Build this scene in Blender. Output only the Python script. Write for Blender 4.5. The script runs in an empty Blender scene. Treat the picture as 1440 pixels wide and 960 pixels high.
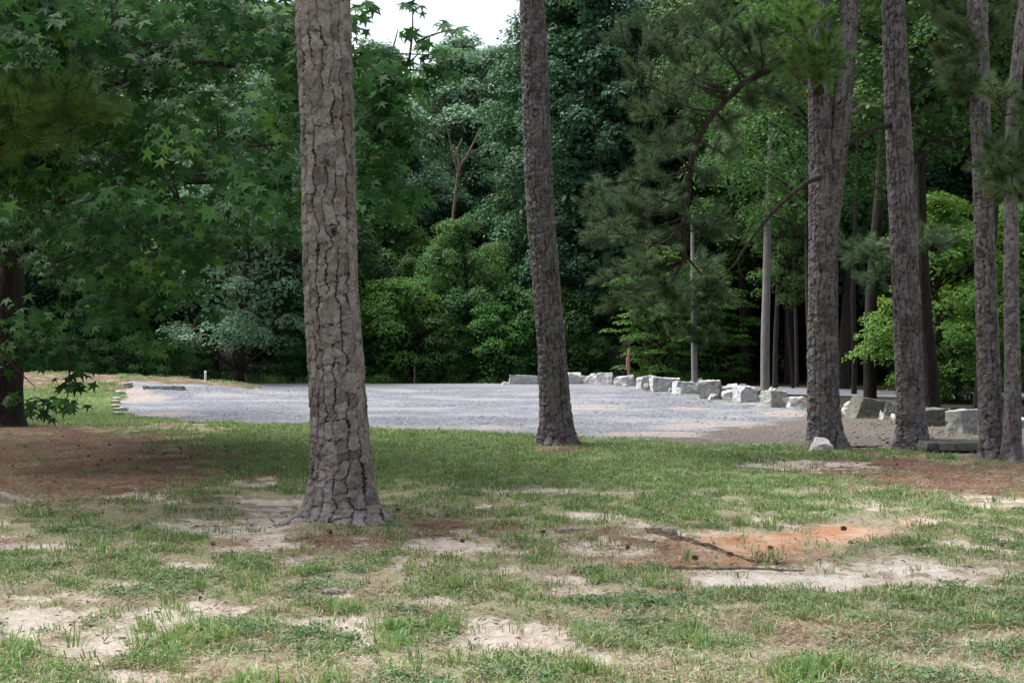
import bpy, bmesh, math, random
import numpy as np
from mathutils import Vector, Matrix

R = math.radians
scene = bpy.context.scene
COL = scene.collection

# ------------------------------------------------------------------ camera, sky, sun, exposure
FPX = 1978.0; CAMH = 1.6            # focal length in photo pixels, eye height
cam_d = bpy.data.cameras.new('camera'); cam = bpy.data.objects.new('camera', cam_d); COL.objects.link(cam)
cam_d.sensor_width = 36; cam_d.lens = 36 * FPX / 1440; cam_d.clip_start = 0.1; cam_d.clip_end = 3000
cam.location = (0, 0, CAMH); cam.rotation_euler = (R(90), 0, 0)
scene.camera = cam

SUN_EL, SUN_AZ = 62.0, -66.0        # azimuth from +Y (straight ahead), negative to the left
w = bpy.data.worlds.new('World'); scene.world = w; w.use_nodes = True
nt = w.node_tree; nt.nodes.clear()
sky = nt.nodes.new('ShaderNodeTexSky'); sky.sky_type = 'NISHITA'; sky.sun_disc = False
sky.sun_elevation = R(SUN_EL); sky.sun_rotation = R(SUN_AZ); sky.air_density = 1.0; sky.dust_density = 4.0; sky.ozone_density = 1.0
hs = nt.nodes.new('ShaderNodeHueSaturation'); hs.inputs['Saturation'].default_value = 0.45; hs.inputs['Value'].default_value = 1.0
bg = nt.nodes.new('ShaderNodeBackground'); bg.inputs['Strength'].default_value = 0.135
wo = nt.nodes.new('ShaderNodeOutputWorld')
nt.links.new(sky.outputs[0], hs.inputs['Color']); nt.links.new(hs.outputs[0], bg.inputs['Color']); nt.links.new(bg.outputs[0], wo.inputs['Surface'])
sun_d = bpy.data.lights.new('sun', 'SUN'); sun = bpy.data.objects.new('sun', sun_d); COL.objects.link(sun)
sun_d.energy = 3.0; sun_d.angle = R(28); sun_d.color = (1, 0.98, 0.96)
_a, _e = R(SUN_AZ), R(SUN_EL)
sdir = Vector((math.sin(_a) * math.cos(_e), math.cos(_a) * math.cos(_e), math.sin(_e)))
sun.rotation_euler = (-sdir).to_track_quat('-Z', 'Y').to_euler()
scene.view_settings.view_transform = 'Standard'; scene.view_settings.look = 'None'
scene.view_settings.exposure = 1.12; scene.view_settings.gamma = 1.0
scene.cycles.max_bounces = 6; scene.cycles.diffuse_bounces = 4; scene.cycles.glossy_bounces = 2
scene.cycles.transmission_bounces = 3; scene.cycles.transparent_max_bounces = 4

# ------------------------------------------------------------------ small helpers
rng = np.random.default_rng(7); random.seed(7)
_T = np.random.default_rng(99).random((256, 256))
_T3 = np.random.default_rng(98).random((64, 64, 64))
def vn(x, y):                                       # 2-D value noise 0..1
    xi = np.floor(x).astype(int); yi = np.floor(y).astype(int); fx = x - xi; fy = y - yi
    fx = fx * fx * (3 - 2 * fx); fy = fy * fy * (3 - 2 * fy)
    a = _T[xi & 255, yi & 255]; b = _T[(xi + 1) & 255, yi & 255]; c = _T[xi & 255, (yi + 1) & 255]; d = _T[(xi + 1) & 255, (yi + 1) & 255]
    return (a * (1 - fx) + b * fx) * (1 - fy) + (c * (1 - fx) + d * fx) * fy
def fbm(x, y, o=4):
    s = 0; a = 0.5; t = 0
    for k in range(o):
        s = s + a * vn(x * 2 ** k + 17.3 * k, y * 2 ** k + 9.1 * k); t += a; a *= 0.5
    return s / t
def vn3(p):
    i = np.floor(p).astype(int); f = p - i; f = f * f * (3 - 2 * f); r = 0
    for dx in (0, 1):
        for dy in (0, 1):
            for dz in (0, 1):
                wgt = (f[:, 0] if dx else 1 - f[:, 0]) * (f[:, 1] if dy else 1 - f[:, 1]) * (f[:, 2] if dz else 1 - f[:, 2])
                r = r + wgt * _T3[(i[:, 0] + dx) & 63, (i[:, 1] + dy) & 63, (i[:, 2] + dz) & 63]
    return r
def sm(a, b, x): t = np.clip((x - a) / (b - a), 0, 1); return t * t * (3 - 2 * t)

def mesh(name, V, F, mat=None, fattr=None, vattr=None, smooth=False):
    """V (n,3), F list of arrays (m,3)/(m,4); fattr/vattr: dict name->float array"""
    me = bpy.data.meshes.new(name)
    if isinstance(F, np.ndarray): F = [F]
    F = [np.asarray(f, dtype=np.int32) for f in F if len(f)]
    V = np.asarray(V, dtype=np.float32)
    idx = np.concatenate([f.ravel() for f in F]); cnt = np.concatenate([np.full(len(f), f.shape[1], np.int32) for f in F])
    st = np.concatenate([[0], np.cumsum(cnt)[:-1]]).astype(np.int32)
    me.vertices.add(len(V)); me.vertices.foreach_set('co', V.ravel())
    me.loops.add(len(idx)); me.loops.foreach_set('vertex_index', idx)
    me.polygons.add(len(cnt)); me.polygons.foreach_set('loop_start', st); me.polygons.foreach_set('loop_total', cnt)
    if smooth: me.polygons.foreach_set('use_smooth', np.ones(len(cnt), bool))
    me.update(calc_edges=True)
    for dct, dom in ((fattr, 'FACE'), (vattr, 'POINT')):
        for k, a in (dct or {}).items():
            at = me.attributes.new(k, 'FLOAT', dom); at.data.foreach_set('value', np.asarray(a, np.float32))
    if mat: me.materials.append(mat)
    me.validate()
    return me
def obj(name, me, parent=None, loc=None):
    o = bpy.data.objects.new(name, me); COL.objects.link(o)
    if parent is not None: o.parent = parent
    if loc is not None: o.location = loc
    return o
def tag(o, label=None, cat=None, group=None, kind=None):
    for k, v in (('label', label), ('category', cat), ('group', group), ('kind', kind)):
        if v: o[k] = v
    return o
def empty(name, loc=(0, 0, 0), rz=0, scale=1):
    o = bpy.data.objects.new(name, None); COL.objects.link(o); o.location = loc; o.rotation_euler = (0, 0, rz)
    o.scale = (scale,) * 3 if np.isscalar(scale) else scale; o.empty_display_size = 0.3
    return o
def join(parts):
    """parts: list of (V, F) with F (m,k) -> V, [F3, F4]"""
    Vs = []; F3 = []; F4 = []; n = 0
    for V, F in parts:
        for f in (F if isinstance(F, list) else [F]):
            (F3 if f.shape[1] == 3 else F4).append(f + n)
        Vs.append(V); n += len(V)
    return np.concatenate(Vs), [np.concatenate(q) for q in (F3, F4) if q]
def stamp(TV, TF, M, T):
    """copies template (TV,TF) with matrices M (n,3,3) and offsets T (n,3)"""
    V = np.einsum('nij,vj->nvi', M, TV) + T[:, None, :]
    F = TF[None] + (np.arange(len(T)) * len(TV))[:, None, None]
    return V.reshape(-1, 3), F.reshape(-1, TF.shape[1])
def norm(a): return a / np.maximum(np.linalg.norm(a, axis=-1, keepdims=True), 1e-9)
def frames(zdir, spin=None, g=rng):
    """rotation matrices whose local z is zdir, spun at random"""
    z = norm(zdir); n = len(z)
    ref = np.where(np.abs(z[:, 2:3]) < 0.9, np.array([[0, 0, 1.0]]), np.array([[1.0, 0, 0]]))
    x = norm(np.cross(ref, z)); y = np.cross(z, x)
    a = g.random(n) * 2 * np.pi if spin is None else spin
    c, s = np.cos(a)[:, None], np.sin(a)[:, None]
    return np.stack([x * c + y * s, -x * s + y * c, z], axis=2)
def frames_down(nrm, g, sp=.35):
    z = norm(nrm); d = np.array([0, 0, -1.0]) + g.normal(0, sp, z.shape); y = norm(d - z * (d * z).sum(1, keepdims=True)); x = np.cross(y, z); return np.stack([x, y, z], axis=2)
def tube(P, rad, sides=8, cap=True):
    P = np.asarray(P, float); rad = np.broadcast_to(np.asarray(rad, float), (len(P),)); n = len(P)
    t = norm(np.gradient(P, axis=0)); ref = np.array([0, 1.0, 0]) if abs(t[0, 1]) < .8 else np.array([1.0, 0, 0])
    x = norm(np.cross(t, ref)); y = np.cross(t, x)
    a = np.arange(sides) / sides * 2 * np.pi
    V = P[:, None] + (x[:, None] * np.cos(a)[None, :, None] + y[:, None] * np.sin(a)[None, :, None]) * rad[:, None, None]
    V = V.reshape(-1, 3); i = np.arange(n - 1)[:, None] * sides; j = np.arange(sides)[None]; k = (j + 1) % sides
    F = np.stack([i + j, i + k, i + sides + k, i + sides + j], -1).reshape(-1, 4)
    if cap:
        V = np.vstack([V, P[-1] + t[-1] * rad[-1] * .6]); e = (n - 1) * sides
        F3 = np.array([[e + q, e + (q + 1) % sides, len(V) - 1] for q in range(sides)])
        return V, [F3, F]
    return V, F
def spline(P, n):
    P = np.asarray(P, float); m = len(P); t = np.linspace(0, m - 1, n); i = np.clip(t.astype(int), 0, m - 2); f = (t - i)[:, None]
    g = lambda k: P[np.clip(i + k, 0, m - 1)]
    a, b, c, d = g(-1), g(0), g(1), g(2)
    return 0.5 * ((2 * b) + (-a + c) * f + (2 * a - 5 * b + 4 * c - d) * f ** 2 + (-a + 3 * b - 3 * c + d) * f ** 3)

# ------------------------------------------------------------------ lay of the land
CX = np.array([-60, -20, -14.3, -10.8, -9.0, -8.2, -7.4]); CZ = np.array([.8, .66, .54, .40, .22, .08, 0])
def height(x, y):
    x = np.asarray(x, float); y = np.asarray(y, float)
    z = (fbm(x * .35 + 5, y * .35, 3) - .5) * .06 * sm(4, 9, y) * (1 - sm(24, 30, y))
    crest = np.interp(x, CX, CZ)
    z = z + crest * sm(39.0, 45.2, y + (fbm(x * .3, y * .3) - .5) * 2) * (1 - sm(46.3, 48.6, y) * sm(-60, -20, x))
    z = z + 9.0 * sm(62, 125, y) + (fbm(x * .12, y * .12) - .5) * 1.2 * sm(60, 80, y)
    z = z + 5.0 * sm(30, 90, np.abs(x)) * sm(20, 50, y)
    z = z + .10 * np.exp(-(((x + 2.93 * .5) / .8) ** 2 + ((y - 12.05) / .8) ** 2)) * 1.0
    return z
def H(x, y): return float(height(np.array([x]), np.array([y]))[0])
def G(u, v):                                        # ground point seen at photo pixel (u, v) on level ground
    d = CAMH * FPX / (v - 480.0); return (u - 720) / FPX * d, d
def W(u, v, d):                                     # point at distance d
    return np.array([(u - 720) / FPX * d, d, CAMH - (v - 480) / FPX * d])
def UV(x, y):
    y = np.maximum(y, .5); return 720 + x / y * FPX, 480 + CAMH / y * FPX
def blobs(x, y, L, amp=.55, f=1.6):
    u, v = UV(x, y); n = (fbm(x * f, y * f, 4) - .5) * 2 * amp + (fbm(x * f * 5 + 3, y * f * 5, 2) - .5) * amp; m = np.full(np.shape(x), -3.0)
    for cx, cy, rx, ry, *k in L:
        m = np.maximum(m, (k[0] if k else 1.0) * (1.42 - np.sqrt(((u - cx) / rx) ** 2 + ((v - cy) / ry) ** 2)) + n)
    return np.clip(m, 0, 1)
SAND = [(50, 862, 110, 28), (245, 866, 110, 20), (130, 915, 70, 18, .8), (310, 742, 120, 20), (378, 714, 75, 19), (190, 693, 80, 9), (50, 772, 90, 8), (365, 678, 42, 7),
        (1085, 812, 185, 21), (1300, 802, 130, 20, 1), (935, 748, 45, 8), (1010, 745, 60, 6, .8), (720, 898, 95, 22), (190, 948, 70, 12), (500, 945, 60, 14, .8), (795, 812, 45, 8, .8),
        (560, 770, 90, 7, .8), (420, 768, 90, 6, .8), (650, 770, 120, 8, .7), (610, 845, 42, 8, .8), (800, 838, 60, 8, .7), (745, 690, 110, 5, .8), (820, 722, 60, 7, .8), (1140, 654, 110, 9), (1300, 732, 42, 8), (1405, 895, 90, 16, .9),
        (1215, 690, 80, 4, .8), (1380, 700, 70, 5, .7), (620, 762, 90, 9, .6), (850, 770, 80, 7, .7), (90, 805, 80, 5, .5), (880, 930, 60, 10, .5), (1200, 905, 70, 9, .4), (440, 870, 60, 10, .5), (1010, 880, 50, 7, .4), (340, 905, 60, 9, .6)]
WHITE = [(1080, 812, 160, 15), (935, 748, 40, 6), (1290, 795, 80, 8, .8)]
CLAY = [(1065, 762, 145, 22), (980, 780, 100, 14, 1), (1190, 750, 85, 16, 1), (1290, 732, 30, 6, .7), (190, 676, 110, 16, .45), (1150, 655, 100, 6, .4), (620, 765, 110, 10, .4)]
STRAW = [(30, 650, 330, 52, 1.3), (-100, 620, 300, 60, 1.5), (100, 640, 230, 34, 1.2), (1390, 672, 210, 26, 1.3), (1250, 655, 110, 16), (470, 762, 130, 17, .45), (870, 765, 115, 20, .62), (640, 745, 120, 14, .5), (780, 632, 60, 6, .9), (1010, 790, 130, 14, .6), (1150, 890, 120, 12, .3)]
GREEN = [(760, 640, 520, 36, 1.5), (480, 640, 260, 50, 1.4), (980, 680, 200, 26, 1.0), (1370, 760, 130, 45, 1.1), (90, 805, 200, 34, 1.0), (330, 810, 160, 28, .9), (1150, 850, 260, 26, .9), (560, 855, 160, 30, .8), (1240, 700, 130, 20, .9),
         (60, 725, 120, 18, .7), (250, 700, 60, 9, .8), (900, 720, 120, 16, .9), (1090, 712, 140, 16, .9), (760, 845, 160, 22, .8), (100, 925, 150, 22, .8), (460, 910, 120, 30, .8), (900, 905, 160, 30, .8), (1300, 870, 160, 26, .8), (640, 790, 200, 16, .6), (250, 625, 120, 14, .5), (620, 720, 120, 12, .5), (1230, 646, 150, 8, .6)]
def masks(x, y):
    near = (1 - sm(27.5, 29, y))
    s = blobs(x, y, SAND, .6, 2.0) * near; wht = blobs(x, y, WHITE, .5, 2.2) * near; c = blobs(x, y, CLAY, .5, 1.7) * near
    p = blobs(x, y, STRAW, .6, 1.2) * near; g = blobs(x, y, GREEN, .75, 1.3) * near
    base = .5 + .4 * sm(.42, .62, fbm(x * 1.9 + 31, y * 1.9, 3))
    g = np.maximum(g, base * near * (1 - .8 * p)) * (1 - .9 * sm(.25, .7, s)) * (1 - sm(.2, .6, c)) * (1 - .7 * sm(.5, 1, p))
    spot = sm(.56, .66, fbm(x * 2.6 + 61, y * 2.6 + 5, 4)) * sm(17, 13, y) * near; s = np.maximum(s, .85 * spot * (1 - .7 * c)); isl = sm(.55, .64, fbm(x * 4.2 + 11, y * 4.2 + 77, 3)); s = s * (1 - .75 * isl); c = c * (1 - .35 * isl); p = p * (1 - .4 * sm(.52, .62, fbm(x * 2.2 + 21, y * 2.2 + 50, 3)))
    g = g * (1 - .75 * spot) * (1 - .45 * sm(.5, .62, fbm(x * 3.3 + 41, y * 3.3 + 15, 3)) * sm(17, 13, y))
    u, v = UV(x, y)
    gl = sm(37.5, 33, y) * sm(27, 29, y) + (y > 33) * sm(42, 38, y); gl = np.clip(gl, 0, 1) * (1 - sm(-11.4, -10.6, x))
    return s, wht, c, p, np.clip(np.maximum(g, gl * .9), 0, 1)
LOT = [(183, 553), (168, 560), (160, 572), (168, 581), (200, 588), (260, 593), (340, 597), (430, 600), (520, 605), (610, 608), (700, 612), (760, 616), (830, 620), (930, 623), (1010, 626), (1080, 628), (1140, 630), (1230, 634), (1330, 637), (1470, 640), (1700, 640),
       (1700, 585), (1440, 592), (1330, 592), (1290, 588), (1190, 580), (1110, 570), (1040, 562), (985, 555), (900, 546), (840, 543.5), (780, 542.2), (700, 542.4), (620, 545.6), (480, 546.5), (372, 547), (350, 551), (260, 552.5)]
LOTW = np.array([G(*p) for p in LOT])
def inpoly(x, y, P):
    ins = np.zeros(x.shape, bool); j = len(P) - 1
    for i in range(len(P)):
        xi, yi = P[i]; xj, yj = P[j]
        c = ((yi > y) != (yj > y)) & (x < (xj - xi) * (y - yi) / (yj - yi + 1e-12) + xi); ins ^= c; j = i
    return ins
def lot(x, y):
    return inpoly(x + (fbm(x * 1.3, y * 1.3, 3) - .5) * .9, y + (fbm(x * 1.1 + 40, y * 1.1, 4) - .5) * 2.2 * sm(60, 20, y), LOTW)

# ------------------------------------------------------------------ materials
class N:
    """tiny node graph builder"""
    def __init__(s, name):
        s.m = bpy.data.materials.new(name); s.m.use_nodes = True; s.t = s.m.node_tree; s.t.nodes.clear()
        s.out = s.t.nodes.new('ShaderNodeOutputMaterial'); s.tc = s.t.nodes.new('ShaderNodeTexCoord')
    def n(s, typ, **kw):
        q = s.t.nodes.new(typ)
        for k, v in kw.items():
            if k.startswith('_'): setattr(q, k[1:], v)
            else: s.set(q.inputs[k.replace('__', ' ')], v)
        return q
    def set(s, inp, v):
        if isinstance(v, bpy.types.NodeSocket): s.t.links.new(v, inp)
        elif isinstance(v, (tuple, list)) and len(v) == 3 and inp.type == 'RGBA': inp.default_value = (*v, 1)
        else: inp.default_value = v
    def noise(s, scale, detail=4, rough=.6, vec=None, dist=0):
        q = s.n('ShaderNodeTexNoise', Scale=scale, Detail=detail, Roughness=rough, Distortion=dist)
        s.t.links.new(vec or s.tc.outputs['Object'], q.inputs['Vector']); return q.outputs['Fac']
    def vor(s, scale, vec=None, feature='F1', out='Distance'):
        q = s.n('ShaderNodeTexVoronoi', Scale=scale, _feature=feature); s.t.links.new(vec or s.tc.outputs['Object'], q.inputs['Vector']); return q.outputs[out]
    def ramp(s, f, a, b):
        q = s.n('ShaderNodeMapRange', _interpolation_type='SMOOTHSTEP'); s.set(q.inputs['Value'], f); q.inputs['From Min'].default_value = a; q.inputs['From Max'].default_value = b
        return q.outputs[0]
    def math(s, op, a, b=0.0):
        q = s.n('ShaderNodeMath', _operation=op); s.set(q.inputs[0], a); s.set(q.inputs[1], b); return q.outputs[0]
    def mix(s, f, a, b, mode='MIX'):
        q = s.n('ShaderNodeMix', _data_type='RGBA', _blend_type=mode); s.set(q.inputs[0], f); s.set(q.inputs[6], a); s.set(q.inputs[7], b); return q.outputs[2]
    def attr(s, name): return s.n('ShaderNodeAttribute', _attribute_name=name).outputs['Fac']
    def objrand(s): return s.n('ShaderNodeObjectInfo').outputs['Random']
    def map(s, scale):
        q = s.n('ShaderNodeMapping'); q.inputs['Scale'].default_value = scale; s.t.links.new(s.tc.outputs['Object'], q.inputs['Vector']); return q.outputs[0]
    def hsv(s, col, h=.5, sat=1.0, val=1.0):
        q = s.n('ShaderNodeHueSaturation'); s.set(q.inputs['Hue'], h); s.set(q.inputs['Saturation'], sat); s.set(q.inputs['Value'], val); s.set(q.inputs['Color'], col); return q.outputs[0]
    def done(s, col, rough=.9, bump=None, bd=.01, spec=.2, trans=None, tcol=None):
        b = s.n('ShaderNodeBsdfPrincipled'); s.set(b.inputs['Base Color'], col); s.set(b.inputs['Roughness'], rough); b.inputs['Specular IOR Level'].default_value = spec
        if bump is not None:
            q = s.n('ShaderNodeBump', Distance=bd, Strength=1.0); s.set(q.inputs['Height'], bump); s.t.links.new(q.outputs[0], b.inputs['Normal'])
        o = b.outputs[0]
        if trans:
            tr = s.n('ShaderNodeBsdfTranslucent'); s.set(tr.inputs['Color'], tcol or col); mx = s.n('ShaderNodeMixShader'); mx.inputs[0].default_value = trans
            s.t.links.new(o, mx.inputs[1]); s.t.links.new(tr.outputs[0], mx.inputs[2]); o = mx.outputs[0]
        s.t.links.new(o, s.out.inputs[0]); return s.m

def leaf_mat(name, c1, c2, c3, hr=.03, vr=.5, trans=.3, tc=(.16, .26, .03), rough=.55, spec=.12):
    g = N(name); r = g.attr('rnd'); o = g.objrand()
    c = g.mix(g.ramp(r, .1, .8), c1, c2); c = g.mix(g.ramp(r, .8, 1), c, c3)
    v = g.math('ADD', g.math('MULTIPLY', o, vr), 1 - vr / 2)
    h = g.math('ADD', g.math('MULTIPLY', g.math('SUBTRACT', g.math('FRACT', g.math('MULTIPLY', o, 7.31)), .5), hr), .5)
    c = g.hsv(c, h, 1.0, v)
    return g.done(c, rough, spec=spec, trans=trans, tcol=g.hsv(g.mix(.5, c, tc), h, 1, v))
M = {}
M['leaf_gum'] = leaf_mat('sweetgum_leaf', (.014, .058, .018), (.064, .180, .050), (.15, .32, .07), .01, .1, .26, (.09, .24, .02), .5, .12)  # wide tone range paints in shaded and lit leaf clumps
M['leaf_dark'] = leaf_mat('dark_leaf', (.026, .070, .038), (.044, .108, .054), (.075, .15, .068), .03, .5, .22, (.08, .16, .03))
M['leaf_mid'] = leaf_mat('mid_leaf', (.036, .100, .034), (.062, .150, .046), (.10, .20, .06), .035, .45, .28)
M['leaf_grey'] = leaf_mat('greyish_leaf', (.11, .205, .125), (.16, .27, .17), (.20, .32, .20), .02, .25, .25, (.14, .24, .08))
M['leaf_bright'] = leaf_mat('bright_leaf', (.060, .150, .034), (.088, .20, .044), (.13, .26, .06), .03, .25, .32, (.2, .38, .03))
M['leaf_lime'] = leaf_mat('lime_leaf', (.080, .205, .048), (.115, .27, .065), (.17, .35, .085), .02, .2, .4, (.3, .5, .04))
M['needle'] = leaf_mat('pine_needle', (.060, .105, .048), (.10, .155, .065), (.14, .17, .08), .02, .2, .2, (.1, .17, .04), .5, .3)
M['needle_green'] = leaf_mat('fresh_pine_needle', (.085, .180, .05), (.14, .26, .07), (.15, .24, .07), .02, .1, .25, (.14, .26, .04), .5, .3)
M['needle_dry'] = leaf_mat('dull_pine_needle', (.072, .14, .068), (.11, .19, .09), (.17, .19, .11), .02, .2, .2, (.12, .15, .06), .5, .3)
M['grass'] = leaf_mat('grass_blade', (.13, .215, .075), (.195, .295, .11), (.42, .41, .24), .03, .5, .3, (.2, .32, .05), .5, .3)
M['grass_long'] = leaf_mat('long_grass_blade', (.12, .225, .065), (.19, .31, .10), (.42, .40, .22), .03, .4, .35, (.24, .4, .05), .5, .3)
M['clover'] = leaf_mat('low_weed_leaf', (.10, .17, .08), (.15, .235, .11), (.12, .22, .08), .02, .4, .25, (.1, .2, .05), .6, .2)
M['thatch'] = leaf_mat('dead_grass', (.34, .31, .20), (.48, .44, .31), (.24, .17, .12), .02, .4, .1, (.3, .25, .15), .8, .1)
M['straw'] = leaf_mat('fallen_needle', (.17, .085, .055), (.27, .15, .10), (.36, .26, .19), .02, .4, .05, (.2, .1, .06), .8, .1)

def bark(name, plate, warm, pale, crack, k=1.0):
    g = N(name); p = g.attr('plate'); c = g.attr('crack')
    col = g.mix(g.ramp(p, .15, .75), plate, pale); col = g.mix(g.math('MULTIPLY', g.ramp(g.noise(4.5, 4), .53, .68), .45), col, warm)
    st = g.noise(1, 5, .65, g.map((60 * k, 60 * k, 14 * k))); fl = g.noise(38 * k, 5, .7)
    col = g.hsv(col, .5, 1.0, g.math('ADD', g.math('MULTIPLY', st, 1.3), .35))
    col = g.mix(g.ramp(c, .15, .8), crack, col)
    col = g.mix(g.ramp(fl, .62, .72), col, pale)
    return g.done(col, .92, g.math('ADD', g.math('MULTIPLY', fl, .8), st), .007 / k, .12)
M['bark'] = bark('plated_pine_bark', (.132, .113, .107), (.22, .138, .110), (.29, .264, .256), (.035, .026, .024))
M['bark_far'] = bark('rough_pine_bark', (.085, .073, .077), (.14, .092, .084), (.21, .192, .200), (.035, .026, .026), .6)
def simple_bark(name, a, b, sc=1.0):
    g = N(name); n = g.noise(1, 5, .65, g.map((16 * sc, 16 * sc, 3 * sc))); return g.done(g.mix(g.ramp(n, .3, .7), a, b), .9, n, .03, .1)
M['wood_dark'] = simple_bark('dark_bark', (.032, .027, .023), (.070, .058, .050))
M['wood_pale'] = simple_bark('pale_bark', (.17, .155, .15), (.26, .245, .235))
M['wood_mid'] = simple_bark('brown_bark', (.10, .072, .058), (.20, .15, .125))
M['wood_grey'] = simple_bark('grey_dead_wood', (.20, .18, .16), (.38, .35, .32), 2)

def ground_mat():
    g = N('ground_surface'); nf = g.noise(55, 5, .75); nm = g.noise(9, 5, .65); nl = g.noise(2.2, 4, .6); nn = g.noise(180, 3, .7)
    soil = g.mix(g.ramp(nf, .3, .7), (.20, .175, .12), (.42, .375, .27))
    soil = g.mix(g.ramp(nm, .40, .62), soil, (.34, .325, .205))
    grs = g.mix(g.ramp(nf, .32, .7), (.11, .165, .06), (.25, .32, .13))
    jig = g.math('MULTIPLY', g.math('SUBTRACT', nm, .5), 1.5); jig2 = g.math('MULTIPLY', g.math('SUBTRACT', nf, .5), 1.1)
    def mk(a, lo=.3, hi=.6, j=1.0): return g.ramp(g.math('ADD', g.math('ADD', g.attr(a), g.math('MULTIPLY', jig, j)), jig2), lo, hi)
    c = g.mix(g.math('MULTIPLY', mk('green', .3, .9, .6), .85), soil, grs)
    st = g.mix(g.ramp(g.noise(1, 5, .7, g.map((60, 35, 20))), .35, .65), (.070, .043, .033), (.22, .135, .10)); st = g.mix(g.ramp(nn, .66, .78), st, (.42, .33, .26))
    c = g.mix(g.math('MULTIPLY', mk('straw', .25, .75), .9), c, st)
    sand = g.mix(g.ramp(nm, .3, .7), (.50, .43, .36), (.68, .61, .54)); sand = g.mix(g.ramp(nn, .5, .75), sand, (.36, .28, .21))
    c = g.mix(mk('sand', .4, .62, .7), c, sand)
    c = g.mix(mk('white', .45, .75, .5), c, g.mix(g.ramp(nm, .35, .65), (.56, .50, .43), (.70, .65, .58)))
    clay = g.mix(g.ramp(nl, .4, .6), (.54, .27, .155), (.60, .40, .285)); clay = g.mix(g.ramp(nn, .55, .8), clay, (.38, .19, .12))
    c = g.mix(g.math('MULTIPLY', mk('clay', .4, .75, .6), .9), c, clay)
    c = g.mix(mk('bank', .4, .6, .6), c, g.mix(g.ramp(nl, .50, .68), g.mix(g.ramp(nf, .3, .7), (.085, .068, .042), (.165, .13, .085)), (.30, .22, .165)))
    c = g.mix(mk('bankgrass', .4, .7, .8), c, g.mix(g.ramp(nf, .3, .7), (.19, .22, .09), (.30, .30, .16)))
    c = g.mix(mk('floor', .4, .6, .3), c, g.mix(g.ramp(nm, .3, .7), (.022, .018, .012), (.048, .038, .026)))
    return g.done(c, .97, g.math('ADD', nf, g.math('MULTIPLY', nm, 1.5)), .02, .08)
M['ground'] = ground_mat()
def gravel_mat():
    g = N('gravel'); v = g.vor(38, out='Color'); sp = g.n('ShaderNodeSeparateColor', Color=v).outputs[0]; d = g.vor(38); n = g.noise(.45, 5, .65, g.map((.8, .9, 1))); n2 = g.noise(1.6, 5, .7, g.map((.8, 1.0, 1))); nf = g.noise(20, 4, .7)
    c = g.mix(g.ramp(sp, .1, .9), (.082, .090, .106), (.21, .223, .252)); c = g.mix(g.ramp(sp, .93, .96), c, (.42, .43, .45))
    c = g.mix(g.ramp(g.math('ADD', n, g.math('MULTIPLY', nf, .15)),   .52, .70), c, g.mix(g.ramp(nf, .35, .65), (.195, .203, .22), (.30, .303, .315)))
    tan = g.math('ADD', g.attr('tan'), g.math('MULTIPLY', g.math('SUBTRACT', n2, .5), 1.7))
    c = g.mix(g.math('MULTIPLY', g.ramp(tan, .5, .95), .8), c, g.mix(g.ramp(nf, .35, .65), (.26, .215, .185), (.40, .35, .305)))
    drk = g.math('ADD', g.attr('dirt_shade'), g.math('MULTIPLY', g.math('SUBTRACT', n2, .5), 1.2))
    c = g.mix(g.math('MULTIPLY', g.ramp(drk, .15, .6), .95), c, g.mix(g.ramp(nf, .35, .65), (.065, .056, .05), (.165, .14, .12)))  # brown dirt, with shade over the lot's right corner put into the colour
    return g.done(c, .93, g.math('SUBTRACT', nf, d), .02, .15)
M['gravel'] = gravel_mat()
def asphalt_mat():
    g = N('asphalt'); n = g.noise(60, 4, .7); l = g.noise(.8, 4, .6); return g.done(g.mix(g.ramp(g.math('ADD', n, g.math('MULTIPLY', l, .5)), .5, 1.0), (.13, .135, .15), (.23, .235, .25)), .85, n, .008, .3)
M['asphalt'] = asphalt_mat()
def stone(name, a, b, dk, warm=(.45, .38, .30)):
    g = N(name); n = g.noise(3, 6, .65); f = g.noise(30, 6, .75); o = g.objrand()
    c = g.mix(g.ramp(n, .35, .65), a, b); c = g.mix(g.ramp(g.noise(5, 5, .7, None, .4), .52, .64), c, dk); c = g.mix(g.math('MULTIPLY', g.ramp(g.noise(2.3, 3), .58, .7), .5), c, warm)
    c = g.hsv(c, .5, 1, g.math('ADD', g.math('MULTIPLY', f, .7), g.math('ADD', g.math('MULTIPLY', o, .2), .55)))
    return g.done(c, .85, g.math('ADD', f, n), .03, .2)
M['stone'] = stone('granite', (.43, .43, .445), (.58, .578, .585), (.27, .27, .27))
M['stone_white'] = stone('white_quartz', (.58, .56, .55), (.72, .70, .69), (.42, .38, .35))
M['stone_green'] = stone('weathered_granite', (.36, .38, .34), (.50, .51, .47), (.22, .235, .2), (.36, .34, .27))
M['stone_dark'] = stone('dark_granite', (.17, .17, .165), (.28, .28, .27), (.09, .09, .085), (.18, .16, .13))  # granite in a darker tone, varied by noise
M['concrete'] = stone('old_concrete', (.40, .38, .35), (.55, .52, .48), (.26, .24, .21))
M['stone_dark2'] = stone('lichened_granite', (.27, .28, .26), (.40, .41, .39), (.15, .155, .14), (.26, .25, .2))
M['wood_shaded'] = simple_bark('shaded_dark_bark', (.022, .019, .017), (.05, .042, .038))  # bark darkened so the colour itself carries deep shade
M['stone_mossy_shade'] = stone('mossy_shaded_slab', (.10, .105, .085), (.19, .19, .16), (.05, .055, .04), (.14, .12, .09))  # mossy culvert stone; on the boulders its dark tone paints tree shade
def paint(name, a, b, r=.6):
    g = N(name); n = g.noise(25, 4); return g.done(g.mix(g.ramp(n, .3, .7), a, b), r, n, .002, .3)
M['post_white'] = paint('weathered_white_paint', (.62, .64, .62), (.8, .8, .78))
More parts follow.
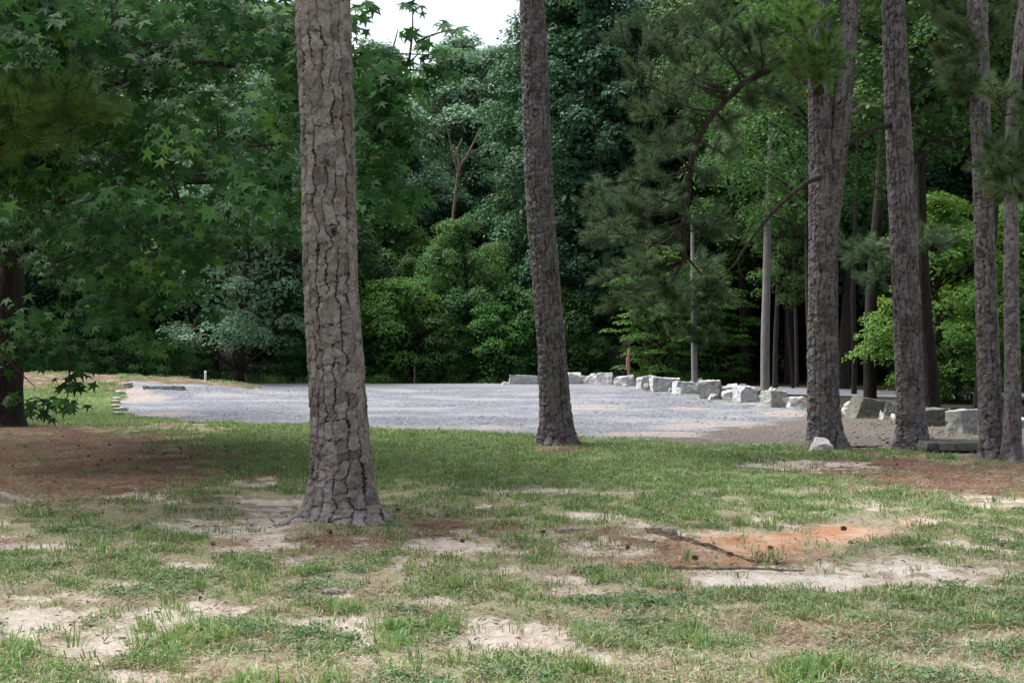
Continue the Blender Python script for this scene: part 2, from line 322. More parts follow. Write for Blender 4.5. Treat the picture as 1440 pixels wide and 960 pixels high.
M['rust'] = paint('rusty_brown_wood', (.16, .085, .055), (.30, .18, .125), .85)
M['cone'] = paint('pine_cone_scale', (.10, .05, .03), (.22, .13, .085), .8)

# ------------------------------------------------------------------ ground, lot, road
def axis(segs):
    out = [segs[0][0]]
    for a, b, s0, s1 in segs:
        x = a
        while x < b - 1e-6:
            t = (x - a) / (b - a); x = min(b, x + s0 + (s1 - s0) * t); out.append(x)
    return np.array(out)
def grid(xs, ys):
    X, Y = np.meshgrid(xs, ys); nx = len(xs); i = np.arange(len(ys) - 1)[:, None] * nx; j = np.arange(nx - 1)[None]
    F = np.stack([i + j, i + j + 1, i + nx + j + 1, i + nx + j], -1).reshape(-1, 4)
    return X.ravel(), Y.ravel(), F
def ground():
    xs = axis([(-600, -60, 80, 8), (-60, -14, 3, .4), (-14, -6, .3, .075), (-6, 6, .06, .06), (6, 14, .075, .3), (14, 60, .4, 3), (60, 600, 8, 80)])
    ys = axis([(-60, 0, 8, 1), (0, 5.5, .5, .06), (5.5, 12, .04, .07), (12, 29, .07, .2), (29, 50, .25, .3), (50, 70, .8, 1.2), (70, 140, 1.5, 4), (140, 900, 10, 90)])
    x, y, F = grid(xs, ys)
    s, wh, c, p, g = masks(x, y)
    z = height(x, y) + ((fbm(x * 5, y * 5, 4) - .5) * .045 + (fbm(x * 17, y * 17, 2) - .5) * .02) * (1 - sm(26, 32, y)) * (1 - .6 * np.clip(s + c, 0, 1)) + .012 * g
    z = z - .035 * np.clip(s + c, 0, 1) - .03 * (lot(x, y) & lot(x, y + .4) & lot(x, y - .3) & lot(x + .4, y))
    bk = sm(.05, .12, height(x, y)) * sm(38, 41, y) * (1 - sm(49, 51, y)) * (x < -6)
    bg_ = (~lot(x, y)) * (x < -9) * sm(26.5, 28.5, y) * (1 - sm(39, 40.5, y + (x + 14) * .4))
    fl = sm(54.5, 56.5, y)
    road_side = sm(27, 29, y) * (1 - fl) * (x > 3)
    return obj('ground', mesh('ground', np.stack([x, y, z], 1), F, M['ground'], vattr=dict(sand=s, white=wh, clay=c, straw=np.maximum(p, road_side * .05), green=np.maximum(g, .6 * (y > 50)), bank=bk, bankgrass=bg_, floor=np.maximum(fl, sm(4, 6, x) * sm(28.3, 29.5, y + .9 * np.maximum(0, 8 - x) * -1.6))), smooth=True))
tag(ground(), kind='structure')
def build_lot():
    xs = axis([(-13, 19, .09, .09)]); ys = axis([(19, 30, .07, .12), (30, 52, .16, .2)])
    x, y, F = grid(xs, ys); ins = lot(x, y) & ~((y > 48.3) & (x < -1)); keep = ins[F].all(1); F = F[keep]
    u, v = UV(x, y)
    tan = blobs(x, y, [(1020, 600, 150, 7, 1), (930, 612, 130, 5, 1), (850, 575, 90, 4, .7), (1110, 583, 60, 6, 1.1), (250, 582, 90, 5, .7), (200, 560, 40, 7, 1), (960, 575, 70, 4, .6), (640, 603, 400, 5, .6), (1060, 618, 150, 7, .9), (700, 556, 300, 2, .3)], .5, .5)
    dirt_shade = blobs(x, y, [(1330, 612, 240, 30, 1.5), (1090, 612, 120, 14, .9), (950, 622, 150, 5, .8)], .4, .6)  # right-hand blob also paints the shade lying there
    z = height(x, y) + .008 + (fbm(x * 1.1, y * 1.1, 3) - .5) * .05 + (fbm(x * 6, y * 6, 3) - .5) * .03
    use = np.unique(F); mp = np.full(len(x), -1); mp[use] = np.arange(len(use))
    return obj('gravel_lot', mesh('gravel_lot', np.stack([x, y, z], 1)[use], mp[F], M['gravel'], vattr=dict(tan=tan[use], dirt_shade=dirt_shade[use]), smooth=True))
tag(build_lot(), kind='structure')
RC = spline(np.array([(-70, 62, 0), (-40, 54, 0), (-20, 50.8, 0), (-8, 50.6, 0), (0, 50.3, 0), (7, 47.5, 0), (12, 42.6, 0), (20, 38.5, 0), (34, 36, 0), (60, 38, 0)]), 120)
def build_road():
    t = norm(np.gradient(RC, axis=0)); nrm = np.stack([-t[:, 1], t[:, 0], 0 * t[:, 0]], 1); offs = np.array([-2.3, -2.15, 0, 2.15, 2.3]); dz = np.array([-.12, .022, .05, .022, -.12])
    V = RC[:, None] + nrm[:, None] * offs[None, :, None]; V = V.reshape(-1, 3); V[:, 2] = np.tile(dz, len(RC)) + .01
    n = 5; i = np.arange(len(RC) - 1)[:, None] * n; j = np.arange(n - 1)[None]
    return obj('road', mesh('road', V, np.stack([i + j, i + n + j, i + n + j + 1, i + j + 1], -1).reshape(-1, 4)[:, ::-1], M['asphalt'], smooth=True))
tag(build_road(), kind='structure')

# ------------------------------------------------------------------ pine trunks with plated bark
def voronoi(a, z, cw, ch, ncell, seed, jit=.42):
    """nearest / second nearest cell on a cylinder unrolled to ncell cells round; returns edge distance, id randoms, offset in cell"""
    T = np.random.default_rng(seed).random((4, 256, 1024)); u = a * ncell; v = z / ch
    iv = np.floor(v).astype(int); b1 = np.full(u.shape, 9.0); b2 = b1.copy(); idr = np.zeros(u.shape); ids = np.zeros(u.shape); ou = np.zeros(u.shape); ov = np.zeros(u.shape)
    for dv in (-1, 0, 1):
        row = iv + dv; sh = (row & 1) * .5; iu = np.floor(u - sh).astype(int)
        for du in (-1, 0, 1):
            cu = iu + du; k = cu % ncell; rr = row % 1024
            px = cu + .5 + sh + (T[0, k, rr] - .5) * 2 * jit; py = row + .5 + (T[1, k, rr] - .5) * 2 * jit
            dx = np.abs(u - px) * 1.0; dy = np.abs(v - py) * 1.0
            d = (dx ** 2.6 + dy ** 2.6) ** (1 / 2.6)
            m1 = d < b1; b2 = np.where(m1, b1, np.minimum(b2, d)); b1 = np.where(m1, d, b1)
            idr = np.where(m1, T[2, k, rr], idr); ids = np.where(m1, T[3, k, rr], ids); ou = np.where(m1, u - px, ou); ov = np.where(m1, v - py, ov)
    return b2 - b1, idr, ids, ou, ov
def bark_trunk(path, prof, zr, zhi, ztop, res, cell=(.1, .17), depth=.018, seed=1, roots=(), flare=.0, scars=(), sides_hi=None):
    """path: list of (z, x, y) centres, prof: list of (z, r)."""
    zs = np.concatenate([np.arange(zr, zhi, res), axis([(zhi, ztop, res * 3, .25)])])
    r0 = np.interp(1.5, *zip(*prof)); nth = int(2 * np.pi * r0 / res) if sides_hi is None else sides_hi; th = np.arange(nth) / nth
    Z, A = np.meshgrid(zs, th, indexing='ij'); sh = Z.shape; Z = Z.ravel(); A = A.ravel()
    P = np.array(path); cx = np.interp(Z, P[:, 0], P[:, 1]); cy = np.interp(Z, P[:, 0], P[:, 2])
    # smooth wobble of the axis
    r = np.interp(Z, *zip(*prof)); ang = A * 2 * np.pi
    wob = 1 + .05 * np.sin(2 * ang + seed + Z * .7) + .03 * np.sin(3 * ang + seed * 2 - Z * 1.1) + (vn(np.cos(ang) * 1.5 + seed * 7 + 8, Z * 1.2 + np.sin(ang) * 1.5 + 50) - .5) * .06
    fl = flare * np.exp(-np.maximum(Z, -.1) / .16); bt = np.zeros(len(Z))
    for (ra, amp, wd, fall) in roots:
        da = (ang - ra + np.pi) % (2 * np.pi) - np.pi; bt += amp * np.exp(-(da / wd) ** 2) * np.exp(-np.maximum(Z + .05, 0) / fall)
    rr = r * wob + fl + bt
    # bark: warped plates in (arc, z)
    pc = np.stack([np.cos(ang) * r0, np.sin(ang) * r0, Z], 1)
    wa = (vn3(pc * 9 + seed) - .5); wz = (vn3(pc * 9 + seed + 31) - .5); wl = (vn3(pc * 3 + seed + 11) - .5); wf = vn3(pc * 34 + seed) - .5
    wm = vn3(pc * 16 + seed + 5) - .5; wh = vn3(pc * 70 + seed) - .5; wg = vn3(pc * 28 + seed + 44) - .5
    nc = max(6, int(round(2 * np.pi * r0 / cell[0]))); k1 = 1 / cell[0]
    u = A * nc + (wl * .05 + wa * .055 + wm * .045 + wh * .022) * k1; ci = np.floor(u).astype(int); fu = u - ci; RT = np.random.default_rng(seed).random((6, 256, 1024))
    v = (Z + 40 + wz * .05 + wm * .05 + wh * .03) / cell[1] + RT[0, ci % nc, 0] * 7; ri = np.floor(v).astype(int); fv = v - ri; c_, r_ = ci % nc, ri % 1024
    du = np.minimum(fu, 1 - fu) * cell[0]; dv = np.minimum(fv, 1 - fv) * cell[1]; ej = np.where(fu > .5, ci + 1, ci) % nc; er = np.where(fv > .5, ri + 1, ri) % 1024
    sv = np.clip(.25 + 1.1 * vn(ej * 7.7 + .5, Z * 3.5 + seed), 0, 1); shh = np.clip(RT[1, c_, er] * 1.3 + .05, .1, 1)
    wv = cell[0] * .058 * (.5 + sv); whz = cell[1] * .024
    cr = np.maximum(sv * np.exp(-(du / wv) ** 3), shh * np.exp(-(dv / whz) ** 3)); i1 = RT[2, c_, r_]; i2 = RT[3, c_, r_]; i3 = RT[4, c_, r_]
    a2 = A + (wa * .05 + wg * .03 + wh * .015) / (2 * np.pi * r0); z2 = Z + 40 + wz * .06 + wg * .04 + wh * .018
    e2, j1, j2, pu, pv = voronoi(a2, z2, 0, cell[1] * .36, int(nc * 1.7), seed + 5, .48)
    e3, k1_, k2_, _, _ = voronoi(a2 + wh * .02, z2 + wg * .02, 0, cell[1] * .15, int(nc * 3.6), seed + 9, .48)
    dsp = -depth * cr + (i1 - .5) * depth * .26 + ((.5 - fv) * (.1 + .32 * i2) + (fu - .5) * (i3 - .5) * .35) * depth
    dsp += (j1 - .5) * depth * .6 - depth * .32 * (1 - sm(0, .07, e2)) + (-pv) * depth * .16 + (k1_ - .5) * depth * .16 + (vn3(pc * 120 + 3) - .5) * depth * .4
    crack = 1 - cr
    for (sa, sz, wa_, wz_, dd) in scars:
        da = ((ang - sa + np.pi) % (2 * np.pi) - np.pi) * r0; q = (da / wa_ + wa * .5) ** 2 + ((Z - sz) / wz_ + wz * .5) ** 2; k = 1 - sm(.6, 1.15, q)
        dsp = dsp * (1 - .65 * k) - dd * k * (1 + .8 * sm(-1, 1, (Z - sz) / wz_)) + .010 * np.exp(-((q - 1.3) / .35) ** 2) * (wm + .6); crack = crack * (1 - .35 * k * (q < .35))
    rr = rr + dsp
    V = np.stack([cx + np.cos(ang) * rr, cy + np.sin(ang) * rr, Z], 1)
    i = np.arange(sh[0] - 1)[:, None] * nth; j = np.arange(nth)[None]; k = (j + 1) % nth
    F = np.stack([i + j, i + k, i + nth + k, i + nth + j], -1).reshape(-1, 4)
    plate = np.clip(.45 * i2 + .35 * j2 + .2 * k2_, 0, 1)
    return V, F, dict(crack=crack * (.72 + .28 * sm(0, .07, e2)), plate=plate)

# needles: one shoot = axis with needles raked forward; local +z is the shoot axis
def shoot(n, L, nl, wd, g):
    t = g.random(n) ** .8; a = g.random(n) * 2 * np.pi; an = R(60) - R(38) * t + g.normal(0, .16, n)
    d = np.stack([np.cos(a) * np.sin(an), np.sin(a) * np.sin(an), np.cos(an)], 1); p = np.stack([0 * t, 0 * t, t * L], 1)
    ln = nl * (.75 + .4 * g.random(n)); s = norm(np.cross(d, g.normal(size=(n, 3)))) * wd / 2
    q = p + d * ln[:, None] + np.array([0, 0, 1]) * 0
    V = np.stack([p - s, p + s, q], 1).reshape(-1, 3); return V, np.arange(3 * n).reshape(-1, 3)
_sg = np.random.default_rng(5)
SHOOTS = [shoot(130, .20, .15, .0075, _sg) for _ in range(4)]
SHOOTS_LO = [shoot(46, .24, .17, .011, _sg) for _ in range(4)]
def needles(P, D, S, lib, g):
    """shoot copies at P along D scaled S -> V,F,rnd"""
    P = np.asarray(P); D = norm(np.asarray(D)); S = np.asarray(S); Mx = frames(D, g=g) * S[:, None, None]; parts = []; rn = []
    k = g.integers(0, len(lib), len(P)); r = g.random(len(P))
    for q, (tv, tf) in enumerate(lib):
        m = k == q
        if not m.any(): continue
        V, F = stamp(tv, tf, Mx[m], P[m]); parts.append((V, F)); rn.append(np.clip(np.repeat(r[m], len(tf)) * .7 + g.random(len(F)) * .3, 0, 1))
    V, F = join(parts); return V, F, np.concatenate(rn)
def branchlet(a, b, g, nsh=12, sag=.12, spread=.35, sc=1.0, r0=.018):
    """curved twig from a to b, with shoots near its end -> tube part, shoot P, D, S"""
    a = np.asarray(a, float); b = np.asarray(b, float); L = np.linalg.norm(b - a); mid = (a + b) / 2 + g.normal(0, .07, 3) * L + np.array([0, 0, -sag * L])
    path = spline([a, mid, b + np.array([0, 0, .05 * L])], 7); tb = [tube(path, np.linspace(r0, .004, 7), 5)]; P = []; D = []; S = []; ax = norm(b - a)
    for i in range(nsh):
        t = .35 + .65 * g.random() ** .7; k = t * 6; q = int(min(5, k)); p = path[q] + (path[q + 1] - path[q]) * (k - q)
        d = norm(ax * .6 + g.normal(0, .75, 3) * np.array([1, 1, .5]) + np.array([0, 0, .3])); ext = spread * (.2 + .8 * g.random()) * min(1, L)
        p2 = p + d * ext; tb.append(tube(np.array([p, (p + p2) / 2 - np.array([0, 0, .02]), p2]), [.006, .005, .003], 3, False))
        P.append(p2 - d * .12 * sc); D.append(d + np.array([0, 0, .15])); S.append(sc * (.75 + .5 * g.random()))
    P.append(path[-1] - ax * .1); D.append(ax); S.append(sc * 1.1)
    return tb, P, D, S

# shared high crowns for the roadside pines (above the frame, they shade the trunks)
def pine_crown_mesh(seed, Hh=7.0, Rr=3.0, z0=0.0, nb=34, mat='needle', lib=None, nsh=9, sc=1.35):
    g = np.random.default_rng(seed); tb = []; P = []; D = []; S = []
    for i in range(nb):
        t = (i + g.random()) / nb; z = z0 + t * Hh; a = i * 2.4 + g.random(); L = Rr * (1 - .65 * t) * (.7 + .5 * g.random()); d = np.array([math.cos(a), math.sin(a), .25 + .5 * t])
        p0 = np.array([0, 0, z]); p1 = p0 + d * L; mid = (p0 + p1) / 2 + np.array([0, 0, -.1 * L]); path = spline([p0, mid, p1], 6); tb.append(tube(path, np.linspace(.05 * (1 - .6 * t) + .01, .01, 6), 5))
        for q in range(5):
            s = .35 + .65 * g.random(); k = s * 5; ii = int(min(4, k)); p = path[ii] + (path[ii + 1] - path[ii]) * (k - ii)
            e = p + norm(d + g.normal(0, .7, 3)) * (.4 + .6 * g.random()); r = branchlet(p, e, g, nsh, .05, .45, sc, .012); tb += r[0]; P += r[1]; D += r[2]; S += r[3]
    V, F, rn = needles(P, D, S, lib or SHOOTS_LO, g)
    Vt, Ft = join(tb)
    return mesh('pine_crown', V, F, M[mat], fattr=dict(rnd=rn)), mesh('pine_limbs', Vt, Ft, M['wood_mid'], smooth=True)
PC = [pine_crown_mesh(50 + k, 6.5, 2.9) for k in range(2)]

def pine(name, label, base, pts, widths, top=17.0, res=.014, cell=(.085, .13), depth=.02, mat='bark_far', seed=1, roots=None, flare=.05, crown=0, crown_z=11.5, group=None, scars=()):
    """pts: [(u,v)] trunk centre line in the photo at the tree's distance; widths: [(v,px)]"""
    bx, by = base; h0 = H(bx, by); d = by
    path = []; prof = []
    for u, v in pts:
        q = W(u, v, d); path.append((q[2] - h0, q[0] - bx, 0.0))
    for v, wpx in widths:
        prof.append((W(0, v, d)[2] - h0, wpx / 2 / FPX * d))
    path.sort(); prof.sort()
    z1 = path[-1][0]; dx = (path[-1][1] - path[-3][1]) / (path[-1][0] - path[-3][0]) * .6
    path.append((top, path[-1][1] + dx * (top - z1), 0)); prof.append((top, prof[-1][1] * .35)); path.insert(0, (-.3, path[0][1], 0))
    if roots is None:
        g = np.random.default_rng(seed); roots = [(a + g.random(), .05 + .06 * g.random(), .35, .14) for a in np.arange(5) * 1.256]
    V, F, at = bark_trunk(path, prof, -.14, W(0, 0, d)[2] + .15, top, res, cell, depth, seed, roots, flare, scars)
    root = empty(name, (bx, by, h0)); tag(root, label, 'tree', group)
    obj('trunk', mesh('trunk', V, F, M[mat], vattr=at), root)
    if crown is not None:
        cx = np.interp(crown_z, [p[0] for p in path], [p[1] for p in path])
        c = obj('crown', PC[crown % 2][0], root, (cx, 0, crown_z)); c.rotation_euler.z = seed; c.scale = (.85, .85, 1); l = obj('limbs', PC[crown % 2][1], root, (cx, 0, crown_z)); l.rotation_euler.z = seed
    return root, np.array(path)

b1 = G(479, 742)
T1, p1 = pine('pine_tree', 'thick pine with broad grey bark plates and flared roots, nearest to the camera', b1,
     [(480, 742), (480, 650), (473, 500), (466, 400), (461, 200), (453, 0)], [(740, 96), (690, 92), (650, 87), (600, 84), (500, 81), (400, 79), (200, 77), (0, 75)], 17, .0085, (.095, .165), .022, 'bark', 3,
     [(3.5, .22, .26, .08), (2.7, .12, .3, .10), (4.3, .10, .3, .12), (5.1, .11, .28, .10), (5.9, .17, .3, .11), (.3, .13, .35, .1), (1.6, .1, .4, .1)], .07, scars=[(-1.57, 2.90, .07, .12, .024), (-1.45, 3.0, .02, .025, .04), (-1.3, 2.42, .025, .035, .045), (-1.8, 2.50, .07, .11, .014), (-1.1, 2.62, .035, .07, .016)])
T2, p2 = pine('pine_tree', 'dark brown pine leaning slightly left at the middle edge of the gravel lot', G(782, 626),
     [(783, 628), (781, 580), (776, 500), (768, 400), (760, 300), (754, 150), (748, 0)], [(628, 50), (600, 48), (560, 45), (500, 41), (400, 39), (300, 38), (0, 36)], 18, .013, (.085, .12), .021, 'bark_far', 11,
     [(3.5, .07, .4, .2), (4.5, .05, .4, .2), (5.9, .10, .4, .2), (.5, .08, .4, .2), (2, .06, .4, .2)], .07, 1, 11.5)
T3, p3 = pine('pine_tree', 'pine whose trunk forks into two stems, with a small pink rock at its foot', G(1159, 633),
     [(1162, 633), (1158, 580), (1156, 500), (1157, 400), (1157, 300), (1155, 220), (1153, 120), (1153, 0)], [(633, 50), (600, 45), (560, 42), (500, 41), (400, 41), (300, 40), (240, 36), (120, 32), (0, 32)], 17, .013, (.085, .13), .021, 'bark_far', 21,
     [(5.6, .16, .35, .2), (4.0, .08, .4, .15), (.3, .1, .4, .2), (2.2, .08, .4, .2)], .05, 0, 11.0)
# second stem of the fork
d3 = T3.location.y; h3 = T3.location.z
pp = [(W(u, v, d3)[2] - h3, W(u, v, d3)[0] - T3.location.x, -.03) for u, v in [(1158, 400), (1164, 330), (1171, 270), (1179, 200), (1186, 120), (1192, 40), (1195, 0)]]; pp.append((13, pp[-1][1] + .75, 0))
V, F, at = bark_trunk(pp, [(pp[0][0], .12), (pp[1][0], .15), (pp[2][0], .145), (pp[4][0], .135), (pp[6][0], .125), (13, .06)], pp[0][0], W(0, 0, d3)[2] + .15, 13, .013, (.085, .13), .013, 23)
obj('stem', mesh('stem', V, F, M['bark_far'], vattr=at), T3)
T4, p4 = pine('pine_tree', 'straight slim pine standing in front of the dark leafy wood, second trunk right of the forked pine', G(1282, 633),
     [(1283, 633), (1281, 580), (1278, 500), (1273, 400), (1269, 300), (1262, 150), (1256, 0)], [(633, 50), (600, 43), (560, 40), (500, 38), (400, 37), (300, 36), (0, 33)], 18, .013, (.08, .13), .021, 'bark_far', 31,
     [(3.6, .07, .4, .2), (4.8, .06, .4, .2), (5.9, .06, .4, .2), (.7, .08, .4, .2), (2, .06, .4, .2)], .05, 1, 11.5)
T4['label'] = 'straight slim pine standing alone between the forked pine and the close pair of pines'
T5, p5 = pine('pine_tree', 'thicker pine of the close pair of trunks beside the square stone block', G(1394, 644),
     [(1396, 645), (1394, 600), (1392, 560), (1388, 460), (1384, 340), (1381, 240), (1377, 120), (1375, 0)], [(645, 36), (600, 33), (560, 31), (460, 31), (340, 30), (0, 26)], 16, .014, (.08, .13), .02, 'bark_far', 41, None, .03, 0, 10.5)
T6, p6 = pine('pine_tree', 'thinnest pine of the close pair, with a bend high in its reddish trunk', G(1422, 649),
     [(1422, 650), (1424, 600), (1424, 500), (1422, 400), (1422, 300), (1421, 220), (1424, 150), (1431, 80), (1440, 0)], [(650, 27), (600, 24), (500, 21), (300, 19), (0, 17)], 13, .014, (.07, .11), .01, 'bark_far', 51, None, .02, 1, 9.5)

# limbs, dead branches and needle sprays
def add_limbs(root, name, tubes, mat='wood_mid'):
    V, F = join(tubes); V = V - np.array(root.location); return obj(name, mesh(name, V, F, M[mat], smooth=True), root)
def add_sprays(root, P, D, S, mat, g, lib=None):
    V, F, rn = needles(P, D, S, lib or SHOOTS, g); V = V - np.array(root.location); return obj('needles', mesh('needles', V, F, M[mat], fattr=dict(rnd=rn)), root)
g = np.random.default_rng(77)
limb = spline([W(1153, 132, 20.6), W(1143, 100, 20.0), W(1120, 80, 19.6), W(1080, 98, 19.4), W(1040, 122, 19.3), W(1003, 160, 19.3), W(976, 212, 19.4), W(966, 290, 19.5), W(961, 366, 19.6)], 40)
rad = np.interp(np.linspace(0, 1, 40), [0, .1, .3, .6, 1], [.085, .07, .062, .05, .035])
tl = [tube(limb + g.normal(0, .008, limb.shape), rad, 9)]; P = []; D = []; S = []
targets = [(870, 60), (905, 30), (895, 120), (930, 70), (960, 40), (1000, 25), (1040, 40), (1075, 50), (905, 170), (935, 150), (960, 110), (1010, 80), (900, 240), (880, 270), (850, 300), (835, 345), (850, 385), (880, 330), (900, 380),
           (870, 420), (905, 440), (925, 330), (930, 280), (925, 210), (990, 330), (1010, 300), (1000, 250), (1020, 220), (1050, 150), (1030, 180), (1090, 140), (985, 380), (940, 400), (860, 255), (890, 300), (1060, 90), (980, 70), (945, 190), (840, 320)]
for (u, v) in targets:
    e = W(u + g.normal(0, 8), v + g.normal(0, 8), 19.4 + g.normal(0, .8)); k = int(np.argmin(np.linalg.norm(limb[6:] - e, axis=1) + .3 * np.abs(limb[6:, 2] - e[2] - .2))) + 6
    r = branchlet(limb[k], e, g, 13, .02, .34, .95, .022); tl += r[0]; P += r[1]; D += r[2]; S += r[3]
add_limbs(T3, 'limb', tl, 'wood_dark')
add_sprays(T3, P, D, S, 'needle_dry', g)
P = []; D = []; S = []; tl = []
for (u, v) in [(1140, 25), (1120, 60), (1165, 60), (1110, 100), (1160, 85), (1095, 40), (1172, 100), (1125, 25), (1100, 75), (1155, 110)]:
    r = branchlet(W(1140, 105, 19.9), W(u, v, 18.8 + g.normal(0, .4)), g, 11, .0, .3, .95, .014); tl += r[0]; P += r[1]; D += r[2]; S += r[3]
add_limbs(T3, 'twigs', tl); add_sprays(T3, P, D, S, 'needle_green', g)
db = [tube(spline([W(1152, 250, 20.5), W(1133, 258, 20.2), W(1100, 285, 19.9), W(1075, 312, 19.7), W(1050, 345, 19.6), W(1030, 375, 19.5), W(1010, 386, 19.4)], 18), np.linspace(.04, .01, 18), 7),
      tube(spline([W(1036, 366, 19.5), W(1045, 390, 19.5), W(1065, 400, 19.6)], 6), np.linspace(.014, .006, 6), 5), tube(spline([W(1072, 314, 19.7), W(1060, 326, 19.8), W(1048, 326, 19.9)], 5), np.linspace(.012, .006, 5), 5)]
add_limbs(T3, 'dead_branch', db, 'wood_dark')
add_limbs(T3, 'dead_branch', [tube(spline([W(1178, 165, 20.7), W(1196, 158, 20.6), W(1215, 146, 20.4), W(1236, 150, 20.4)], 9), np.linspace(.03, .01, 9), 6)], 'wood_grey')
add_limbs(T4, 'dead_branch', [tube(spline([W(1262, 176, 20.7), W(1240, 178, 20.5), W(1214, 187, 20.3), W(1188, 206, 20.2)], 10), np.linspace(.05, .02, 10), 7), tube(spline([W(1225, 186, 20.3), W(1212, 193, 20.2), W(1200, 198, 20.1)], 5), np.linspace(.018, .006, 5), 5)], 'wood_dark')
def sprays(root, start, ends, d, mat, g, nsh=12, sc=1., spread=.34, r0=.02, wood='wood_dark'):
    P = []; D = []; S = []; tl = []
    for (u, v) in ends:
        r = branchlet(start, W(u, v, d + g.normal(0, .35)), g, nsh, .03, spread, sc, r0); tl += r[0]; P += r[1]; D += r[2]; S += r[3]
    add_limbs(root, 'branch', tl, wood); return add_sprays(root, P, D, S, mat, g)
sprays(T6, W(1422, 205, 18.6), [(1400, 210), (1415, 235), (1395, 240), (1440, 250), (1450, 220), (1408, 262), (1435, 285)], 17.6, 'needle', g)
sprays(T6, W(1424, 160, 18.6), [(1400, 130), (1450, 140), (1470, 165)], 17.8, 'needle', g, 8)
sprays(T4, W(1271, 345, 20.7), [(1290, 350), (1310, 340), (1325, 355), (1245, 370), (1225, 355), (1205, 370), (1190, 355), (1230, 385)], 21.7, 'needle_dry', g, 11)
sprays(T5, W(1379, 60, 19.2), [(1360, 20), (1340, 40), (1350, 90), (1320, 20), (1395, 30), (1410, 50), (1330, 75)], 19.6, 'needle', g, 11)
sprays(T5, W(1383, 120, 19.2), [(1340, 115), (1325, 120), (1352, 135)], 19.2, 'needle_dry', g, 10)

# pine just outside the left edge: its green needle bough reaches into view
def plain_pine(name, label, x, y, r, top, cz, lean=0., mat='wood_mid', crown=0, sides=12, group=None, cs=1.0, crown_on=True):
    h = H(x, y); root = empty(name, (x, y, h)); tag(root, label, 'tree', group); zz = np.linspace(-.3, top, 14)
    V, F = tube(np.stack([lean * zz + .03 * np.sin(zz), 0 * zz, zz], 1), r * np.interp(zz, [-.3, .3, top], [1.35, 1, .3]), sides)
    obj('trunk', mesh('trunk', V, F, M[mat], smooth=True), root)
    if crown_on:
        for nm, q in (('crown', 0), ('limbs', 1)):
            c = obj(nm, PC[crown % 2][q], root, (lean * cz, 0, cz)); c.rotation_euler.z = x; c.scale = (cs,) * 3
    return root
TL = plain_pine('pine_tree', 'pine with a thick bright green needle bough crossing the sweetgum leaves', -6.4, 13.5, .2, 14, 8.5)
bough = W(-190, 230, 13.4)
sprays(TL, bough, [(-20, 150), (10, 160), (40, 165), (70, 168), (100, 175), (130, 178), (20, 200), (50, 205), (-10, 190), (35, 175), (5, 205), (85, 185), (150, 180), (115, 165), (60, 150), (20, 140)], 13.4, 'needle_green', g, 15, 1.05, .34, .016)
sprays(TL, W(-190, 60, 14), [(0, 10), (20, 30), (35, 5), (-15, 40), (50, 35)], 14.0, 'needle_green', g, 11, 1.0, .3, .014)

